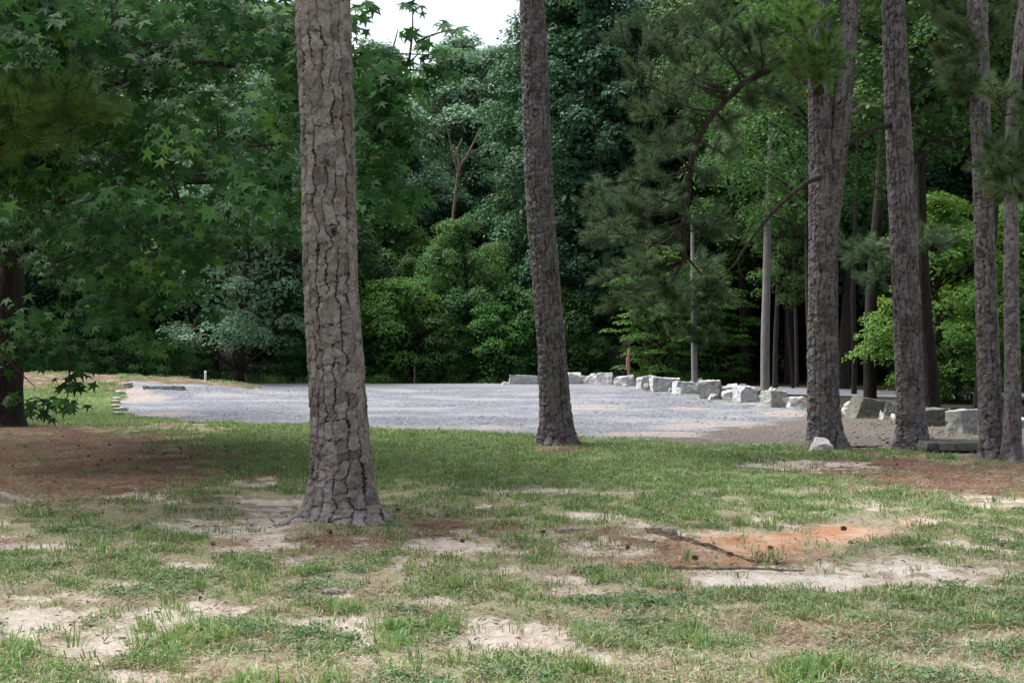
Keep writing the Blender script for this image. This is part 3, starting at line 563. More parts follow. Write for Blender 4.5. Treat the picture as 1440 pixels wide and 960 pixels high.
# ------------------------------------------------------------------ sweetgum on the left
def star_leaf():
    tips = [(90, 1.0, .17), (28, .95, .17), (152, .95, .17), (-28, .72, .15), (208, .72, .15)]; pts = []
    order = [(-28, .72), (2, .34), (28, .95), (60, .36), (90, 1.0), (120, .36), (152, .95), (178, .34), (208, .72), (250, .26), (270, .20), (290, .26)]
    V = [(0, .08, 0)]
    for a, r in order: V.append((r * math.cos(R(a)), r * math.sin(R(a)) + .08, -.22 * r * r if r > .6 else .03))
    n = len(order); F = [(0, 1 + i, 1 + (i + 1) % n) for i in range(n)]
    V = np.array(V, float); V[:, 1] -= .2; return V * .5, np.array(F)
LV, LF = star_leaf()
def gum():
    g = np.random.default_rng(123); bx, by = (12 - 720) / FPX * 26.5, 26.5; h = H(bx, by)
    root = empty('sweetgum_tree', (bx, by, h)); tag(root, 'large sweetgum with star shaped leaves and low drooping boughs over red pine straw', 'tree')
    tz = np.linspace(-.3, 13, 22); tr = np.stack([bx + .05 * np.sin(tz), by + .04 * np.cos(tz), tz + h], 1)
    V, F, at = bark_trunk([(-.3, 0, 0), (3, .05, 0), (8, -.1, .1), (13, 0, 0)], [(-.2, .33), (.6, .26), (3, .23), (13, .07)], -.15, 6, 13, .03, (.06, .2), .014, 61, [(4.5, .15, .4, .2), (3.4, .12, .4, .2), (5.7, .15, .4, .2)], .06)
    obj('trunk', mesh('trunk', V, F, M['wood_shaded'], vattr=at), root)
    C = []                                           # clump centres: (pos, radius, leaves)
    def add(u, v, d, r=.5, n=42): C.append((W(u, v, d), r, n))
    # upper front mass facing the camera: sprays in tiers, gaps between
    for i in range(84):
        u = g.uniform(-60, 470); v = g.uniform(-40, 285 - max(0, u - 300) * .05); d = g.uniform(12.2, 15.0); d = max(d, 13.6) if u > 375 else d; d = max(d, 14.6) if (u < 230 and 90 < v < 260) else d; add(u, v, d, g.uniform(.30, .52), 40)
    for i in range(110):
        u = g.uniform(-120, 450); v = g.uniform(-80, 330); add(u, v, g.uniform(17.5, 23), g.uniform(.5, .8), 50)
    for i in range(70):                              # hanging dark skirts
        u = g.uniform(-60, 285); v = 300 + g.random() ** 1.3 * (185 - max(0, u) * .30)
        if u < 100 and v > 325: continue
        add(u, v, g.uniform(17, 23), g.uniform(.35, .55), 46)
    for i in range(150):                             # roof of the crown above the frame, it keeps the skirts dark
        u = g.uniform(-250, 520); d = g.uniform(15.5, 26); add(u, -150 - g.random() * 420, max(d, 18), g.uniform(.6, .95), 56)
    for i in range(110): add(g.uniform(-450, 20), -110 - g.random() * 650, g.uniform(14.8, 20), g.uniform(.6, .95), 56)  # unseen clumps added to darken the lower left boughs
    for (u, v, r, n) in [(60, 470, .5, 40), (30, 500, .45, 30), (95, 500, .35, 26), (100, 535, .28, 18), (92, 565, .25, 16), (40, 560, .3, 16), (60, 578, .22, 12), (205, 478, .35, 26), (235, 488, .28, 20), (255, 492, .2, 10), (180, 450, .4, 30), (130, 440, .4, 30), (220, 430, .4, 26), (40, 440, .5, 40),
                         (270, 400, .35, 22), (300, 350, .35, 26), (350, 320, .35, 24), (395, 330, .3, 18), (290, 440, .2, 8), (270, 380, .25, 14)]: add(u, v, 17.5, r, n)
    for i in range(52):                              # right of the first pine trunk
        v = g.uniform(90, 315); u = 500 + g.random() * (55 if v > 160 else 60); add(u, v, g.uniform(15.5, 18), g.uniform(.28, .42), 26)
    for (u, v, r, n) in [(560, 195, .25, 16), (565, 205, .2, 10), (575, 270, .3, 18), (590, 268, .2, 8), (548, 290, .25, 14), (600, 60, .18, 9), (575, 45, .15, 6), (580, 8, .18, 9), (625, 35, .13, 5), (640, 45, .14, 6), (610, 95, .25, 14), (635, 105, .22, 10), (620, 75, .2, 9),
                         (575, 90, .25, 12), (550, 85, .25, 12), (530, 110, .3, 16), (590, 120, .18, 6), (505, 10, .2, 12), (500, 30, .25, 14), (515, 70, .25, 14), (560, 110, .2, 10)]: add(u, v, 16, r, n)
    front = len(C)
    for i in range(420):                             # rest of the crown, off to the left, above and behind
        a = g.uniform(0, 2 * np.pi); rr = 3 + 5.5 * math.sqrt(g.random()); z = g.uniform(3.0, 13.0); k = math.sin(np.clip((z - 1.5) / 12.5, 0, 1) * np.pi) ** .5
        p = np.array([bx + rr * k * math.cos(a), by + rr * k * math.sin(a), z]); u, v = UV(p[0], p[1])
        vv = 480 - (p[2] - CAMH) / p[1] * FPX
        if vv > -60 and 280 < u < 760: continue
        if p[0] > -2.5 and p[1] < 20: continue
        C.append((p, g.uniform(.6, .95), 60))
    P = []; Nn = []; twigs = []
    for ci, (c, r, n) in enumerate(C):
        n = int(n * 1.0); q = g.normal(size=(n, 3)); q = norm(q) * (g.random((n, 1)) ** .5); q[:, 2] *= .42; p = c + q * r * 1.15; p[:, 2] -= .40 * r * (q[:, 0] ** 2 + q[:, 1] ** 2)
        P.append(p); Nn.append(norm(q * .35 + np.array([0, -.55, .55]) + g.normal(0, .30, (n, 3))))
        if ci < front and ci % 2 == 0:
            for k in range(3):
                e = p[g.integers(0, n)]; twigs.append(tube(np.array([c - np.array([.2, -.3, .1]) * r, (c + e) / 2 + [0, 0, .03], e]), [.008, .006, .003], 3, False))
    P0 = P; P = np.concatenate(P); Nn = np.concatenate(Nn); sz = g.uniform(.16, .28, len(P)); cr_ = np.concatenate([np.full(len(q), g.random()) for q in P0]); rn = np.clip(.55 * cr_ + .55 * g.random(len(P)), 0, 1); Mx = frames_down(Nn, g, .5) * sz[:, None, None]  # tone set per clump, standing in for shaded and lit sprays
    # 300 leaves that show largest become leaf objects
    u, v = UV(P[:, 0], P[:, 1]); v = 480 - (P[:, 2] - CAMH) / P[:, 1] * FPX; inside = (u > 8) & (u < 600) & (v > 6) & (v < 600) & ~((u > 410) & (u < 505))
    facing = np.abs(Mx[:, 1, 2]); score = np.where(inside, sz / P[:, 1] * (.3 + facing), 0)
    # only those nothing much stands in front of
    order = np.argsort(P[:, 1]); occ = np.zeros((70, 70)); vis = np.zeros(len(P), bool)
    for i in order:
        if not inside[i]: continue
        a, b = int(u[i] / 12), int(v[i] / 12)
        if occ[a, b] < 2: vis[i] = True
        occ[a, b] += 1
    pick = np.argsort(-score * vis)[:300]; rest = np.ones(len(P), bool); rest[pick] = False
    V, F = stamp(LV, LF, Mx[rest], P[rest] - np.array(root.location)); fo = obj('foliage', mesh('foliage', V, F, M['leaf_gum'], fattr=dict(rnd=np.repeat(rn[rest], len(LF)))), root); tag(fo, kind='stuff')
    lms = [mesh('leaf', LV * 1.0, LF, M['leaf_gum'], fattr=dict(rnd=np.full(len(LF), q))) for q in np.linspace(.05, 1, 12)]
    for i in pick:
        o = bpy.data.objects.new('leaf', lms[int(rn[i] * 11.99)]); COL.objects.link(o); o.parent = root
        m = Matrix([list(Mx[i][k]) + [P[i][k] - root.location[k]] for k in range(3)] + [[0, 0, 0, 1]]); o.matrix_local = m
    limbs = []
    for (u, v, d) in [(120, 60, 16), (250, 120, 16), (330, 40, 17), (400, 200, 17), (430, 90, 17), (520, 180, 17), (60, 200, 17), (180, 250, 18), (270, 300, 19), (90, 400, 19), (200, 430, 19), (-50, 100, 19), (560, 90, 16.5), (545, 270, 16.5), (330, 250, 18)]:
        e = W(u, v, d); s = tr[int(g.uniform(6, 13))]; mid = s + (e - s) * .5 + np.array([0, 0, .6]); L = spline([s, mid, e], 14) + g.normal(0, .03, (14, 3)); limbs.append(tube(L, np.linspace(.09, .014, 14), 6))
        for k in range(5):
            a = L[int(g.uniform(6, 13))]; b = a + g.normal(0, .6, 3); limbs.append(tube(np.array([a, (a + b) / 2 + [0, 0, .08], b]), [.018, .012, .005], 4, False))
    for pts in [[(500, 108), (530, 105), (560, 98), (590, 75), (600, 62)], [(560, 98), (600, 100), (635, 105)], [(575, 88), (580, 45), (580, 8)], [(500, 75), (540, 75), (620, 78)], [(88, 480), (98, 530), (92, 570)], [(0, 490), (20, 515), (50, 545)], [(585, 60), (612, 48), (640, 42)], [(540, 102), (552, 70), (560, 40)]]:
        limbs.append(tube(spline([W(a, b, 16.0) for a, b in pts], 10), np.linspace(.016, .004, 10), 4))
    V, F = join(limbs + twigs); obj('branches', mesh('branches', V - np.array(root.location), F, M['wood_dark'], smooth=True), root)
    return root
gum()

# ------------------------------------------------------------------ forest trees
def leafquads(P, Nn, sz, g, aspect=.62):
    TV = np.array([(0, -.5, 0), (aspect / 2, 0, .06), (0, .5, -.05), (-aspect / 2, 0, .06)]); TF = np.array([(0, 1, 2, 3)])
    return stamp(TV, TF, frames(Nn, g=g) * sz[:, None, None], P)
def crown_mesh(seed, Hh, z0, Rr, ncl, nl, leaf, mat, clr=(.55, 1.0), flat=.65, layered=False, top=.5, skel=True, limbr=.05, wood='wood_shaded', trunk_r=.22, rag=.3):
    g = np.random.default_rng(seed); P = []; Nn = []; Sz = []; Rn = []; tb = []; zz = np.linspace(-.5, Hh * .92, 12)
    ax = np.stack([.25 * np.sin(zz * .35 + seed), .25 * np.cos(zz * .3 + seed), zz], 1); tb.append(tube(ax, trunk_r * np.interp(zz, [-.5, .4, Hh], [1.5, 1, .15]), 9))
    for i in range(ncl):
        t = g.random(); z = z0 + t * (Hh - z0); prof = (np.sin(np.clip(t * (1 - .18) + .18, 0, 1) ** (1 / (2 * top)) * np.pi)) ** .6 if top != .5 else math.sin((t * .82 + .16) * np.pi) ** .65
        a = g.random() * 2 * np.pi; rr = Rr * prof * (.45 + .55 * math.sqrt(g.random())) * (1 - rag / 2 + rag * g.random()); c = np.array([rr * math.cos(a), rr * math.sin(a), z])
        r = g.uniform(*clr); n = int(nl * (r / .8) ** 2); q = norm(g.normal(size=(n, 3))); q[:, 2] = np.where(g.random(n) < .7, np.abs(q[:, 2]), q[:, 2]); q *= (.6 + .45 * g.random((n, 1)))
        if layered: q[:, 2] *= .25
        s = np.array([1, 1, flat]) * r; bump = 1 + .35 * (vn3(q * 2.2 + 10 + i) - .5)[:, None]
        out = norm(np.array([c[0], c[1], .4 * Rr])); p = c + q * s * bump; p[:, 2] -= .22 * r * ((q[:, 0]) ** 2 + (q[:, 1]) ** 2)
        P.append(p); Nn.append(norm(q * .7 + out * .35 + np.array([0, 0, .5]) + g.normal(0, .45, (n, 3)))); Sz.append(leaf * g.uniform(.7, 1.3, n)); Rn.append(np.clip(g.random(n) * .75 + .25 * g.random(), 0, 1))
        if skel and i % 2 == 0:
            s0 = ax[int(np.clip(np.searchsorted(zz, z - .5 * rr - .3), 1, 11))]; tb.append(tube(spline([s0, (s0 + c) / 2 + [0, 0, .15], c], 5), np.linspace(limbr, .012, 5), 5))
    ni = int(sum(map(len, P)) * .10); t = g.random(ni); a = g.random(ni) * 2 * np.pi; rr = Rr * .55 * np.sin((t * .8 + .15) * np.pi) * np.sqrt(g.random(ni))     # inner leaves
    P.append(np.stack([rr * np.cos(a), rr * np.sin(a), z0 + t * (Hh - z0)], 1)); Nn.append(g.normal(size=(ni, 3))); Sz.append(np.full(ni, leaf * 2.1)); Rn.append(g.random(ni) * .5)
    P = np.concatenate(P); V, F = leafquads(P, np.concatenate(Nn), np.concatenate(Sz), g)
    Vt, Ft = join(tb)
    return mesh('crown', V, F, M[mat], fattr=dict(rnd=np.concatenate(Rn))), mesh('trunk', Vt, Ft, M[wood], smooth=True)
CR = {}
CR['tall_a'] = crown_mesh(1, 17, 2.5, 3.6, 120, 330, .15, 'leaf_dark')
CR['tall_b'] = crown_mesh(2, 16, 1.5, 3.3, 110, 330, .15, 'leaf_dark', (.5, .9))
CR['tall_c'] = crown_mesh(3, 18, 4.5, 3.8, 115, 330, .15, 'leaf_mid')
CR['mid_a'] = crown_mesh(4, 9.5, .8, 2.9, 85, 330, .13, 'leaf_dark', (.45, .85))
CR['mid_b'] = crown_mesh(5, 8, .6, 2.6, 75, 330, .12, 'leaf_mid', (.4, .8))
CR['grey'] = crown_mesh(6, 10.5, 1.3, 3.4, 120, 420, .105, 'leaf_grey', (.4, .8), .6)
CR['shrub'] = crown_mesh(7, 3.0, .05, 1.6, 42, 420, .10, 'leaf_mid', (.3, .6), .7, trunk_r=.05)
CR['bright'] = crown_mesh(8, 3.6, .05, 1.8, 50, 420, .10, 'leaf_bright', (.3, .6), .6, trunk_r=.06)
CR['layer'] = crown_mesh(9, 5.2, .2, 2.0, 95, 240, .10, 'leaf_bright', (.35, .7), .5, True, trunk_r=.06)
CR['lime'] = crown_mesh(10, 6.2, .4, 2.5, 110, 330, .12, 'leaf_lime', (.3, .65), .5, trunk_r=.1)
CR['hang'] = crown_mesh(11, 12, 5.2, 2.9, 85, 330, .10, 'leaf_mid', (.35, .7), .9, trunk_r=.10)
CR['far'] = crown_mesh(12, 15, 2.0, 3.8, 90, 260, .19, 'leaf_grey', (.6, 1.1))  # pale grey leaves stand in for distance haze
CR['fpine'] = pine_crown_mesh(70, 8, 2.6, 0, 30, 'needle', None, 6, 1.7)

def tree(kind, name, u, d, label, scale=1.0, group=None, rot=None, wood=None, sxy=1.0, cat='tree', x=None):
    x = (u - 720) / FPX * d if x is None else x
    root = empty(name, (x, d, H(x, d) - .05), rng.random() * 6.28 if rot is None else rot, (scale * sxy, scale * sxy, scale)); tag(root, label, cat, group)
    c, t = CR[kind]; obj('crown', c, root); tt = obj('trunk', t, root)
    return root
# --- named ones the photo lets you single out
tree('grey', 'oak_tree', 338, 52.5, 'rounded pale grey green tree overhanging the far end of the earth bank', 1.1, rot=.4)
tree('mid_a', 'deciduous_tree', 440, 56, 'dark green tree half hidden behind the nearest pine trunk', .95)
tree('bright', 'leafy_shrub', 560, 53.8, 'tall bright green shrub by the road with pointed pale new shoots', 1.12, rot=1.0, cat='shrub')
tree('shrub', 'leafy_shrub', 612, 53.6, 'low spreading green shrub between the tall bright shrub and the vine covered mound', .85, cat='shrub')
tree('bright', 'leafy_shrub', 690, 54.2, 'round vine covered shrub with a lit green top, left of the middle pine', .86, rot=3.0, cat='shrub')
tree('mid_b', 'deciduous_tree', 648, 55.8, 'bushy mid green tree rising behind the vine covered shrub', .80)
tree('mid_b', 'deciduous_tree', 545, 59.5, 'bushy dark tree behind the tall bright shrub', .95)
tree('mid_a', 'deciduous_tree', 610, 66, 'tree with an olive crown beside the pale forked dead trunk', 1.0)
tree('tall_a', 'broadleaf_tree', 792, 60, 'very tall dark tree behind the middle pine, edging the patch of sky', .98, rot=.2)
tree('tall_b', 'broadleaf_tree', 840, 57, 'very tall dark bluish green tree right of the middle pine', 1.02, rot=2.0)
tree('tall_a', 'broadleaf_tree', 905, 60, 'tall dark tree behind the drooping pine bough', 1.0, rot=3.3)
tree('layer', 'leafy_sapling', 925, 52.5, 'green sapling with flat layered boughs behind the rusty post', 1.0, rot=.6)
tree('layer', 'leafy_sapling', 990, 53.0, 'green sapling with flat layered boughs behind the thin straight trunk', .9, rot=2.6)
tree('hang', 'deciduous_tree', 1148, 33, 'small leaved tree with hanging light foliage under the drooping pine bough', .86, rot=1.2)
tree('hang', 'deciduous_tree', 1112, 47, 'soft green tree low between the pale straight trunk and the forked pine', .56, rot=2)
for u, d, k, sc in [(1000, 60, 'mid_a', .9), (1070, 62, 'mid_a', 1), (1150, 61, 'mid_a', 1), (1225, 62, 'mid_a', .9), (1290, 59, 'mid_a', 1), (1370, 58, 'mid_a', 1), (1440, 57, 'mid_a', .9), (1110, 68, 'mid_a', 1.1), (1190, 68, 'mid_a', 1.1), (1030, 68, 'mid_a', 1.1)]:
    tree(k, 'forest_tree', u, d, 'low dark tree deep in the shade of the wood at right', sc, 'low shaded trees deep in the wood at right')
tree('lime', 'maple_tree', 1322, 37.5, 'bright lime green young tree lit between the slim pine and the close pair', .88, rot=.8)
tree('lime', 'maple_tree', 1455, 38, 'bright lime green young tree at the frame edge behind the thinnest pine', .88, rot=2.8)
tree('shrub', 'leafy_shrub', 1352, 36.5, 'low green shrub growing over the road edge behind the square stone blocks', .55, rot=2.8, cat='shrub')
for u, d, s, k in [(1190, 47, 1.0, 'tall_c'), (1270, 53, 1.05, 'tall_b'), (1120, 54, 1.0, 'tall_c'), (1340, 52, 1.05, 'tall_b'), (1430, 50, 1.0, 'tall_a'), (1040, 56, 1.05, 'tall_c'), (1190, 57, 1.1, 'tall_b')]:
    tree(k, 'broadleaf_tree', u, d, 'tall leafy tree of the dark wood across the road at right', s, 'tall trees across the road at right')
tree('hang', 'deciduous_tree', 1272, 31, 'overhanging green tree with leaves showing between the forked pine and the slim pine', 1.15, rot=3.2)
tree('hang', 'deciduous_tree', 1386, 30, 'overhanging green tree with leaves showing between the slim pine and the close pair', 1.12, rot=5.0)
tree('hang', 'deciduous_tree', 1470, 31, 'overhanging green tree at the frame edge above the thinnest pine', 1.1, rot=1.0)
for u, d, s_, k, lab in [(525, 55.2, .95, 'bright', 'bright green shrub half behind the nearest pine trunk'), (590, 55.6, 1.3, 'shrub', 'tall loose green shrub filling the gap behind the low spreading shrub'), (655, 55.0, 1.15, 'shrub', 'leafy shrub joining the vine covered shrub on its left'), (725, 54.8, 1.2, 'shrub', 'tall dark shrub directly behind the middle pine trunk'), (575, 57.0, .62, 'mid_b', 'small bushy tree just above the tall bright shrub'), (700, 57.5, .70, 'mid_b', 'small bushy tree above the vine covered shrub'), (480, 56, 1.3, 'bright', 'green shrub hidden mostly by the nearest pine trunk'), (790, 55.5, 1.2, 'shrub', 'dark green shrub right of the middle pine, behind the white topped block')]:
    tree(k, 'leafy_shrub', u, d, lab, s_, cat='shrub')
# --- filler rows of the wood, crowns nobody can tell apart
FG = 'trees of the dark wood beyond the road'; FL = 'leafy dark green tree in the thick wood beyond the road'
row = []
for i, X in enumerate(np.arange(-34, 36, 3.6)): row.append((X + rng.normal(0, .6), 63 + rng.normal(0, 1.5), 0))
for i, X in enumerate(np.arange(-42, 46, 4.2)): row.append((X + rng.normal(0, .8), 74 + rng.normal(0, 2), 1))
for i, X in enumerate(np.arange(-55, 60, 5.2)): row.append((X + rng.normal(0, 1), 90 + rng.normal(0, 3), 2))
for X, d, k in row:
    u = 720 + X / d * FPX
    if 440 < u < (745 if k == 0 else 790):                                # lower trees under the patch of sky
        if k == 0: tree('mid_a', 'forest_tree', 0, d, FL, .95 + .15 * rng.random(), FG, x=X)
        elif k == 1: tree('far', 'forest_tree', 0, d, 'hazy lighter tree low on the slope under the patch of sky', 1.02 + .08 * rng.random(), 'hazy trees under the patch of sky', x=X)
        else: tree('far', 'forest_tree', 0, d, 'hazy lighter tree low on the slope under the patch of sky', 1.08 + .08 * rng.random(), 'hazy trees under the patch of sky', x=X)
    elif u >= 960 and k == 0: tree('tall_b', 'forest_tree', 0, d, FL, 1.05 + .15 * rng.random(), FG, x=X)
    else: tree(('tall_a', 'tall_b', 'tall_c')[int(rng.integers(0, 3))], 'forest_tree', 0, d, FL, 1.0 + .2 * rng.random(), FG, x=X)
for u, d, s, lab in [(60, 57, 1.0, 'dark leafy tree seen just right of the sweetgum trunk'), (150, 56, .9, 'dark leafy tree above the curve of kerb stones, behind the bank'), (225, 58, 1.1, 'dark leafy tree above the concrete kerb, left of the grey green oak'), (0, 55, 1.1, 'dark leafy tree behind the sweetgum trunk'), (-80, 54, 1.0, 'dark leafy tree at the frame edge behind the bank'), (395, 58, 1.0, 'dark leafy tree between the grey green oak and the nearest pine')]:
    tree('mid_a', 'deciduous_tree', u, d, lab, s, 'trees behind the earth bank')
for u, d, s, lab in [(90, 52.8, .62, 'low green shrub on the bank edge above the patch of island grass'), (140, 53, .55, 'low green shrub straight above the curve of kerb stones'), (190, 53.5, .6, 'low green shrub above the left end of the concrete kerb'), (240, 53.2, .5, 'low green shrub above the right end of the concrete kerb'), (285, 53.6, .5, 'low green shrub directly behind the short white marker post'),
                     (40, 52.5, .6, 'low green shrub beside the trunk of the sweetgum'), (400, 54.4, .6, 'low green shrub across the road just left of the nearest pine'), (425, 54.2, .45, 'small shrub peeping out at the left side of the nearest pine'), (500, 54.4, .55, 'small shrub touching the right side of the nearest pine trunk'), (525, 54.3, .5, 'low shrub in front of the bright green shrub by the nearest pine'),
                     (650, 54.4, .6, 'low shrub at the foot of the vine covered shrub, its left side'), (735, 54.5, .6, 'low shrub behind the long low block, left of the middle pine'), (790, 54.6, .65, 'low shrub showing just right of the middle pine above the white topped block'), (840, 54.4, .6, 'low shrub behind the large rounded boulder'), (470, 54.8, .6, 'shrub hidden behind the nearest pine trunk'),
                     (740, 55.5, 1.0, 'taller dark shrub standing over the long low block'), (800, 56, 1.1, 'taller dark shrub behind the small white stones')]:
    tree('shrub', 'roadside_shrub', u, d, lab, s, 'shrubs along the far road edge', cat='shrub')
plain_pine('pine_tree', 'greyish pine seen through the gap under the sweetgum boughs', -19.5, 60, .25, 13, 1.5, crown=0, cs=1.5)
plain_pine('pine_tree', 'slender pine with grey needles left of the rounded grey green tree', -16.5, 61, .25, 13, 2.5, crown=1, cs=1.5)

# --- unseen trees added behind and beside the camera to block low light
for a, r, k, sc in [(-100, 24, 'tall_c', 1), (-118, 22, 'tall_a', .95), (-135, 25, 'tall_b', 1), (-150, 23, 'tall_c', 1), (-166, 26, 'tall_a', 1), (178, 24, 'tall_b', 1), (163, 26, 'tall_c', 1), (148, 24, 'tall_a', 1), (133, 25, 'tall_b', 1), (118, 22, 'tall_c', 1), (101, 24, 'tall_a', .95), (84, 23, 'tall_c', 1), (66, 27, 'tall_b', 1), (-82, 25, 'tall_b', 1), (-66, 19, 'tall_a', .95), (-52, 22, 'tall_c', 1), (-42, 26, 'tall_b', 1), (-36.5, 31, 'tall_a', 1)]:
    r *= 1.2 if abs(a) > 66 else 1.0; tree(k, 'forest_tree', 0, r * math.cos(R(a)), 'unseen tall tree added behind and beside the viewpoint to block low light', sc, 'unseen trees added round the viewpoint to block low light', x=r * math.sin(R(a)))
# --- bare trunks that show in the dark wood
def bare(name, label, pts, d, wpx, mat, top=14, group=None, crown=None, extra=()):
    base = W(pts[0][0], pts[0][1], d); x = base[0]; h = H(x, d); root = empty(name, (x, d, h)); tag(root, label, 'tree', group)
    P = np.array([W(u, v, d) - np.array([x, d, h]) for u, v in pts]); P[0, 2] = -.3; last = P[-1] + (P[-1] - P[-2]) / np.linalg.norm(P[-1] - P[-2]) * max(.5, top - P[-1][2]); P = np.vstack([P, last]); n = 24
    r = wpx / 2 / FPX * d; V, F = tube(spline(P, n), r * np.interp(np.linspace(0, 1, n), [0, .06, .5, 1], [1.3, 1, .85, .35]), 12); obj('trunk', mesh('trunk', V, F, M[mat], smooth=True), root)
    for e, wp in extra:
        Q = np.array([W(u, v, d) for u, v in e]) - np.array([x, d, h]); V, F = tube(spline(Q, 12), np.linspace(wp, wp * .35, 12) / 2 / FPX * d, 7); obj('limb', mesh('limb', V, F, M[mat], smooth=True), root)
    if crown is not None:
        c = obj('crown', PC[crown][0], root, (P[-1][0] * .8, 0, top - 5)); c2 = obj('limbs', PC[crown][1], root, (P[-1][0] * .8, 0, top - 5))
    return root
bare('bare_trunk_tree', 'pale smooth straight trunk rising behind the row of boulders', [(1076, 552), (1076, 480), (1078, 400), (1080, 300), (1082, 240)], 44, 13, 'wood_pale', 12)
ph = bpy.data.objects['bare_trunk_tree']; c_ = obj('crown', CR['hang'][0], ph); c_.rotation_euler.z = 2.0
t975 = bare('slender_tree', 'thin straight grey trunk with small needle tufts behind the boulders', [(977, 545), (976, 470), (975, 400), (974, 340)], 47, 9, 'wood_pale', 5.8)
sprays(t975, W(975, 400, 47), [(945, 405), (950, 425), (1010, 400), (1000, 420), (930, 440), (1020, 425), (990, 405), (960, 410), (1005, 440)], 46.5, 'needle', g, 10, 1.8, .5, .02)
sprays(t975, W(976, 475, 47), [(950, 472), (1000, 470), (985, 485), (965, 462), (1010, 480)], 46.5, 'needle', g, 8, 1.5, .4, .02)
t7 = bare('pine_tree', 'dark pine behind the slim pine with thick limbs spreading both ways', [(1224, 560), (1223, 480), (1228, 380), (1238, 260), (1243, 160), (1241, 90)], 38, 18, 'wood_shaded', 15, None, 1,
     [([(1243, 110), (1230, 78), (1212, 72), (1190, 70), (1172, 60)], 14), ([(1243, 100), (1255, 75), (1285, 64), (1310, 60), (1340, 40), (1370, 35)], 10), ([(1212, 72), (1200, 50), (1195, 25)], 6)])
bare('dark_trunk_tree', 'thick black shaded trunk behind the slim pine, bushy lime leaves beside it', [(1312, 573), (1306, 500), (1300, 430), (1296, 300)], 34, 24, 'wood_shaded', 12)
bare('ivy_trunk_tree', 'slim shaded trunk wrapped in ivy beyond the road', [(1201, 556), (1201, 480), (1200, 400), (1203, 300)], 42, 8, 'wood_shaded', 12)
bare('shaded_trunk_tree', 'slim shaded trunk in the dark wood beside the pale straight one', [(1090, 548), (1091, 480), (1094, 400)], 47, 8, 'wood_dark', 10)
bare('shaded_trunk_tree', 'faint thin trunk in the darkest part of the wood', [(1121, 548), (1120, 480), (1118, 400)], 49, 6, 'wood_dark', 10)
bare('shaded_trunk_tree', 'thick shadowed trunk standing above the layered saplings', [(918, 530), (917, 470), (916, 400), (914, 330)], 56, 17, 'wood_dark', 14)
bare('dead_tree', 'pale twisted dead trunk forking high on the wooded slope', [(634, 420), (636, 340), (640, 280), (646, 238), (655, 222), (664, 205), (669, 195)], 57, 4.6, 'wood_mid', 10.0, None, None,
     [([(646, 240), (645, 225), (642, 215), (650, 195)], 5), ([(655, 222), (668, 212), (676, 212)], 3), ([(664, 205), (672, 190), (674, 180)], 3), ([(645, 250), (622, 160), (600, 152)], 2.5)])
for (u, d, wp) in [(140, 62, 8), (152, 60, 7), (205, 59, 7)]: bare('shaded_trunk_tree', 'slim dark trunk in the shade behind the earth bank', [(u, 530), (u + 1, 480), (u + 2, 420)], d, wp, 'wood_dark', 9, 'slim trunks behind the earth bank')

# ------------------------------------------------------------------ boulders and blocks
def rock(seed, w_, h_, dp, kind='block', rough=.02, tilt=(0, 0, 0), cuts=4, sub=5, skew=0.):
    g = np.random.default_rng(seed); bm = bmesh.new(); bmesh.ops.create_cube(bm, size=1)
    for v in bm.verts:
        v.co.x += g.normal(0, .035 if kind == 'block' else .1) + skew * (v.co.z + .5); v.co.y += g.normal(0, .04 if kind == 'block' else .1); v.co.z += g.normal(0, .03 if kind == 'block' else .08)
        if kind == 'boulder' and v.co.z > 0: v.co.x *= .72; v.co.y *= .7
        if kind == 'peak' and v.co.z > 0: v.co.x = v.co.x * .45 + g.normal(0, .15); v.co.y *= .5
    for i in range(cuts):
        n = Vector(norm(g.normal(size=3) * np.array([1, 1, .8]) + np.array([0, 0, .5]))); off = (.50 if kind == 'block' else .40) + .12 * g.random()
        if kind == 'block': off += .1
        r = bmesh.ops.bisect_plane(bm, geom=bm.verts[:] + bm.edges[:] + bm.faces[:], plane_co=n * off, plane_no=n, clear_outer=True)
        ed = [e for e in r['geom_cut'] if isinstance(e, bmesh.types.BMEdge)]
        if ed: bmesh.ops.contextual_create(bm, geom=ed)
    for v in bm.verts: v.co.x *= w_; v.co.y *= dp; v.co.z *= h_
    return finish_rock(bm, w_, h_, rough, seed, tilt)
def finish_rock(bm, w_, h_, rough, seed, tilt):
    bmesh.ops.triangulate(bm, faces=bm.faces[:])
    bmesh.ops.bevel(bm, geom=bm.edges[:], offset=min(w_, h_) * .025, segments=1, affect='EDGES', clamp_overlap=True)
    bmesh.ops.triangulate(bm, faces=bm.faces[:])
    for _ in range(3):
        ee = [e for e in bm.edges if e.calc_length() > max(w_, h_) * (.14)]
        if ee: bmesh.ops.subdivide_edges(bm, edges=ee, cuts=1); bmesh.ops.triangulate(bm, faces=[f for f in bm.faces if len(f.verts) > 3])
    bm.normal_update(); co = np.array([v.co for v in bm.verts]); nn = np.array([v.normal for v in bm.verts]); f = 5.0
    d = ((vn3(co * f + seed + 9) - .5) * 1.2 + (vn3(co * f * 3 + seed + 9) - .5)) * rough * 2
    for v, q, n in zip(bm.verts, d, nn): v.co += Vector(n) * float(q)
    me = bpy.data.meshes.new('rock'); bm.to_mesh(me); bm.free(); me.transform(Matrix.Rotation(tilt[1], 4, 'Y') @ Matrix.Rotation(tilt[0], 4, 'X')); me.update(); return me
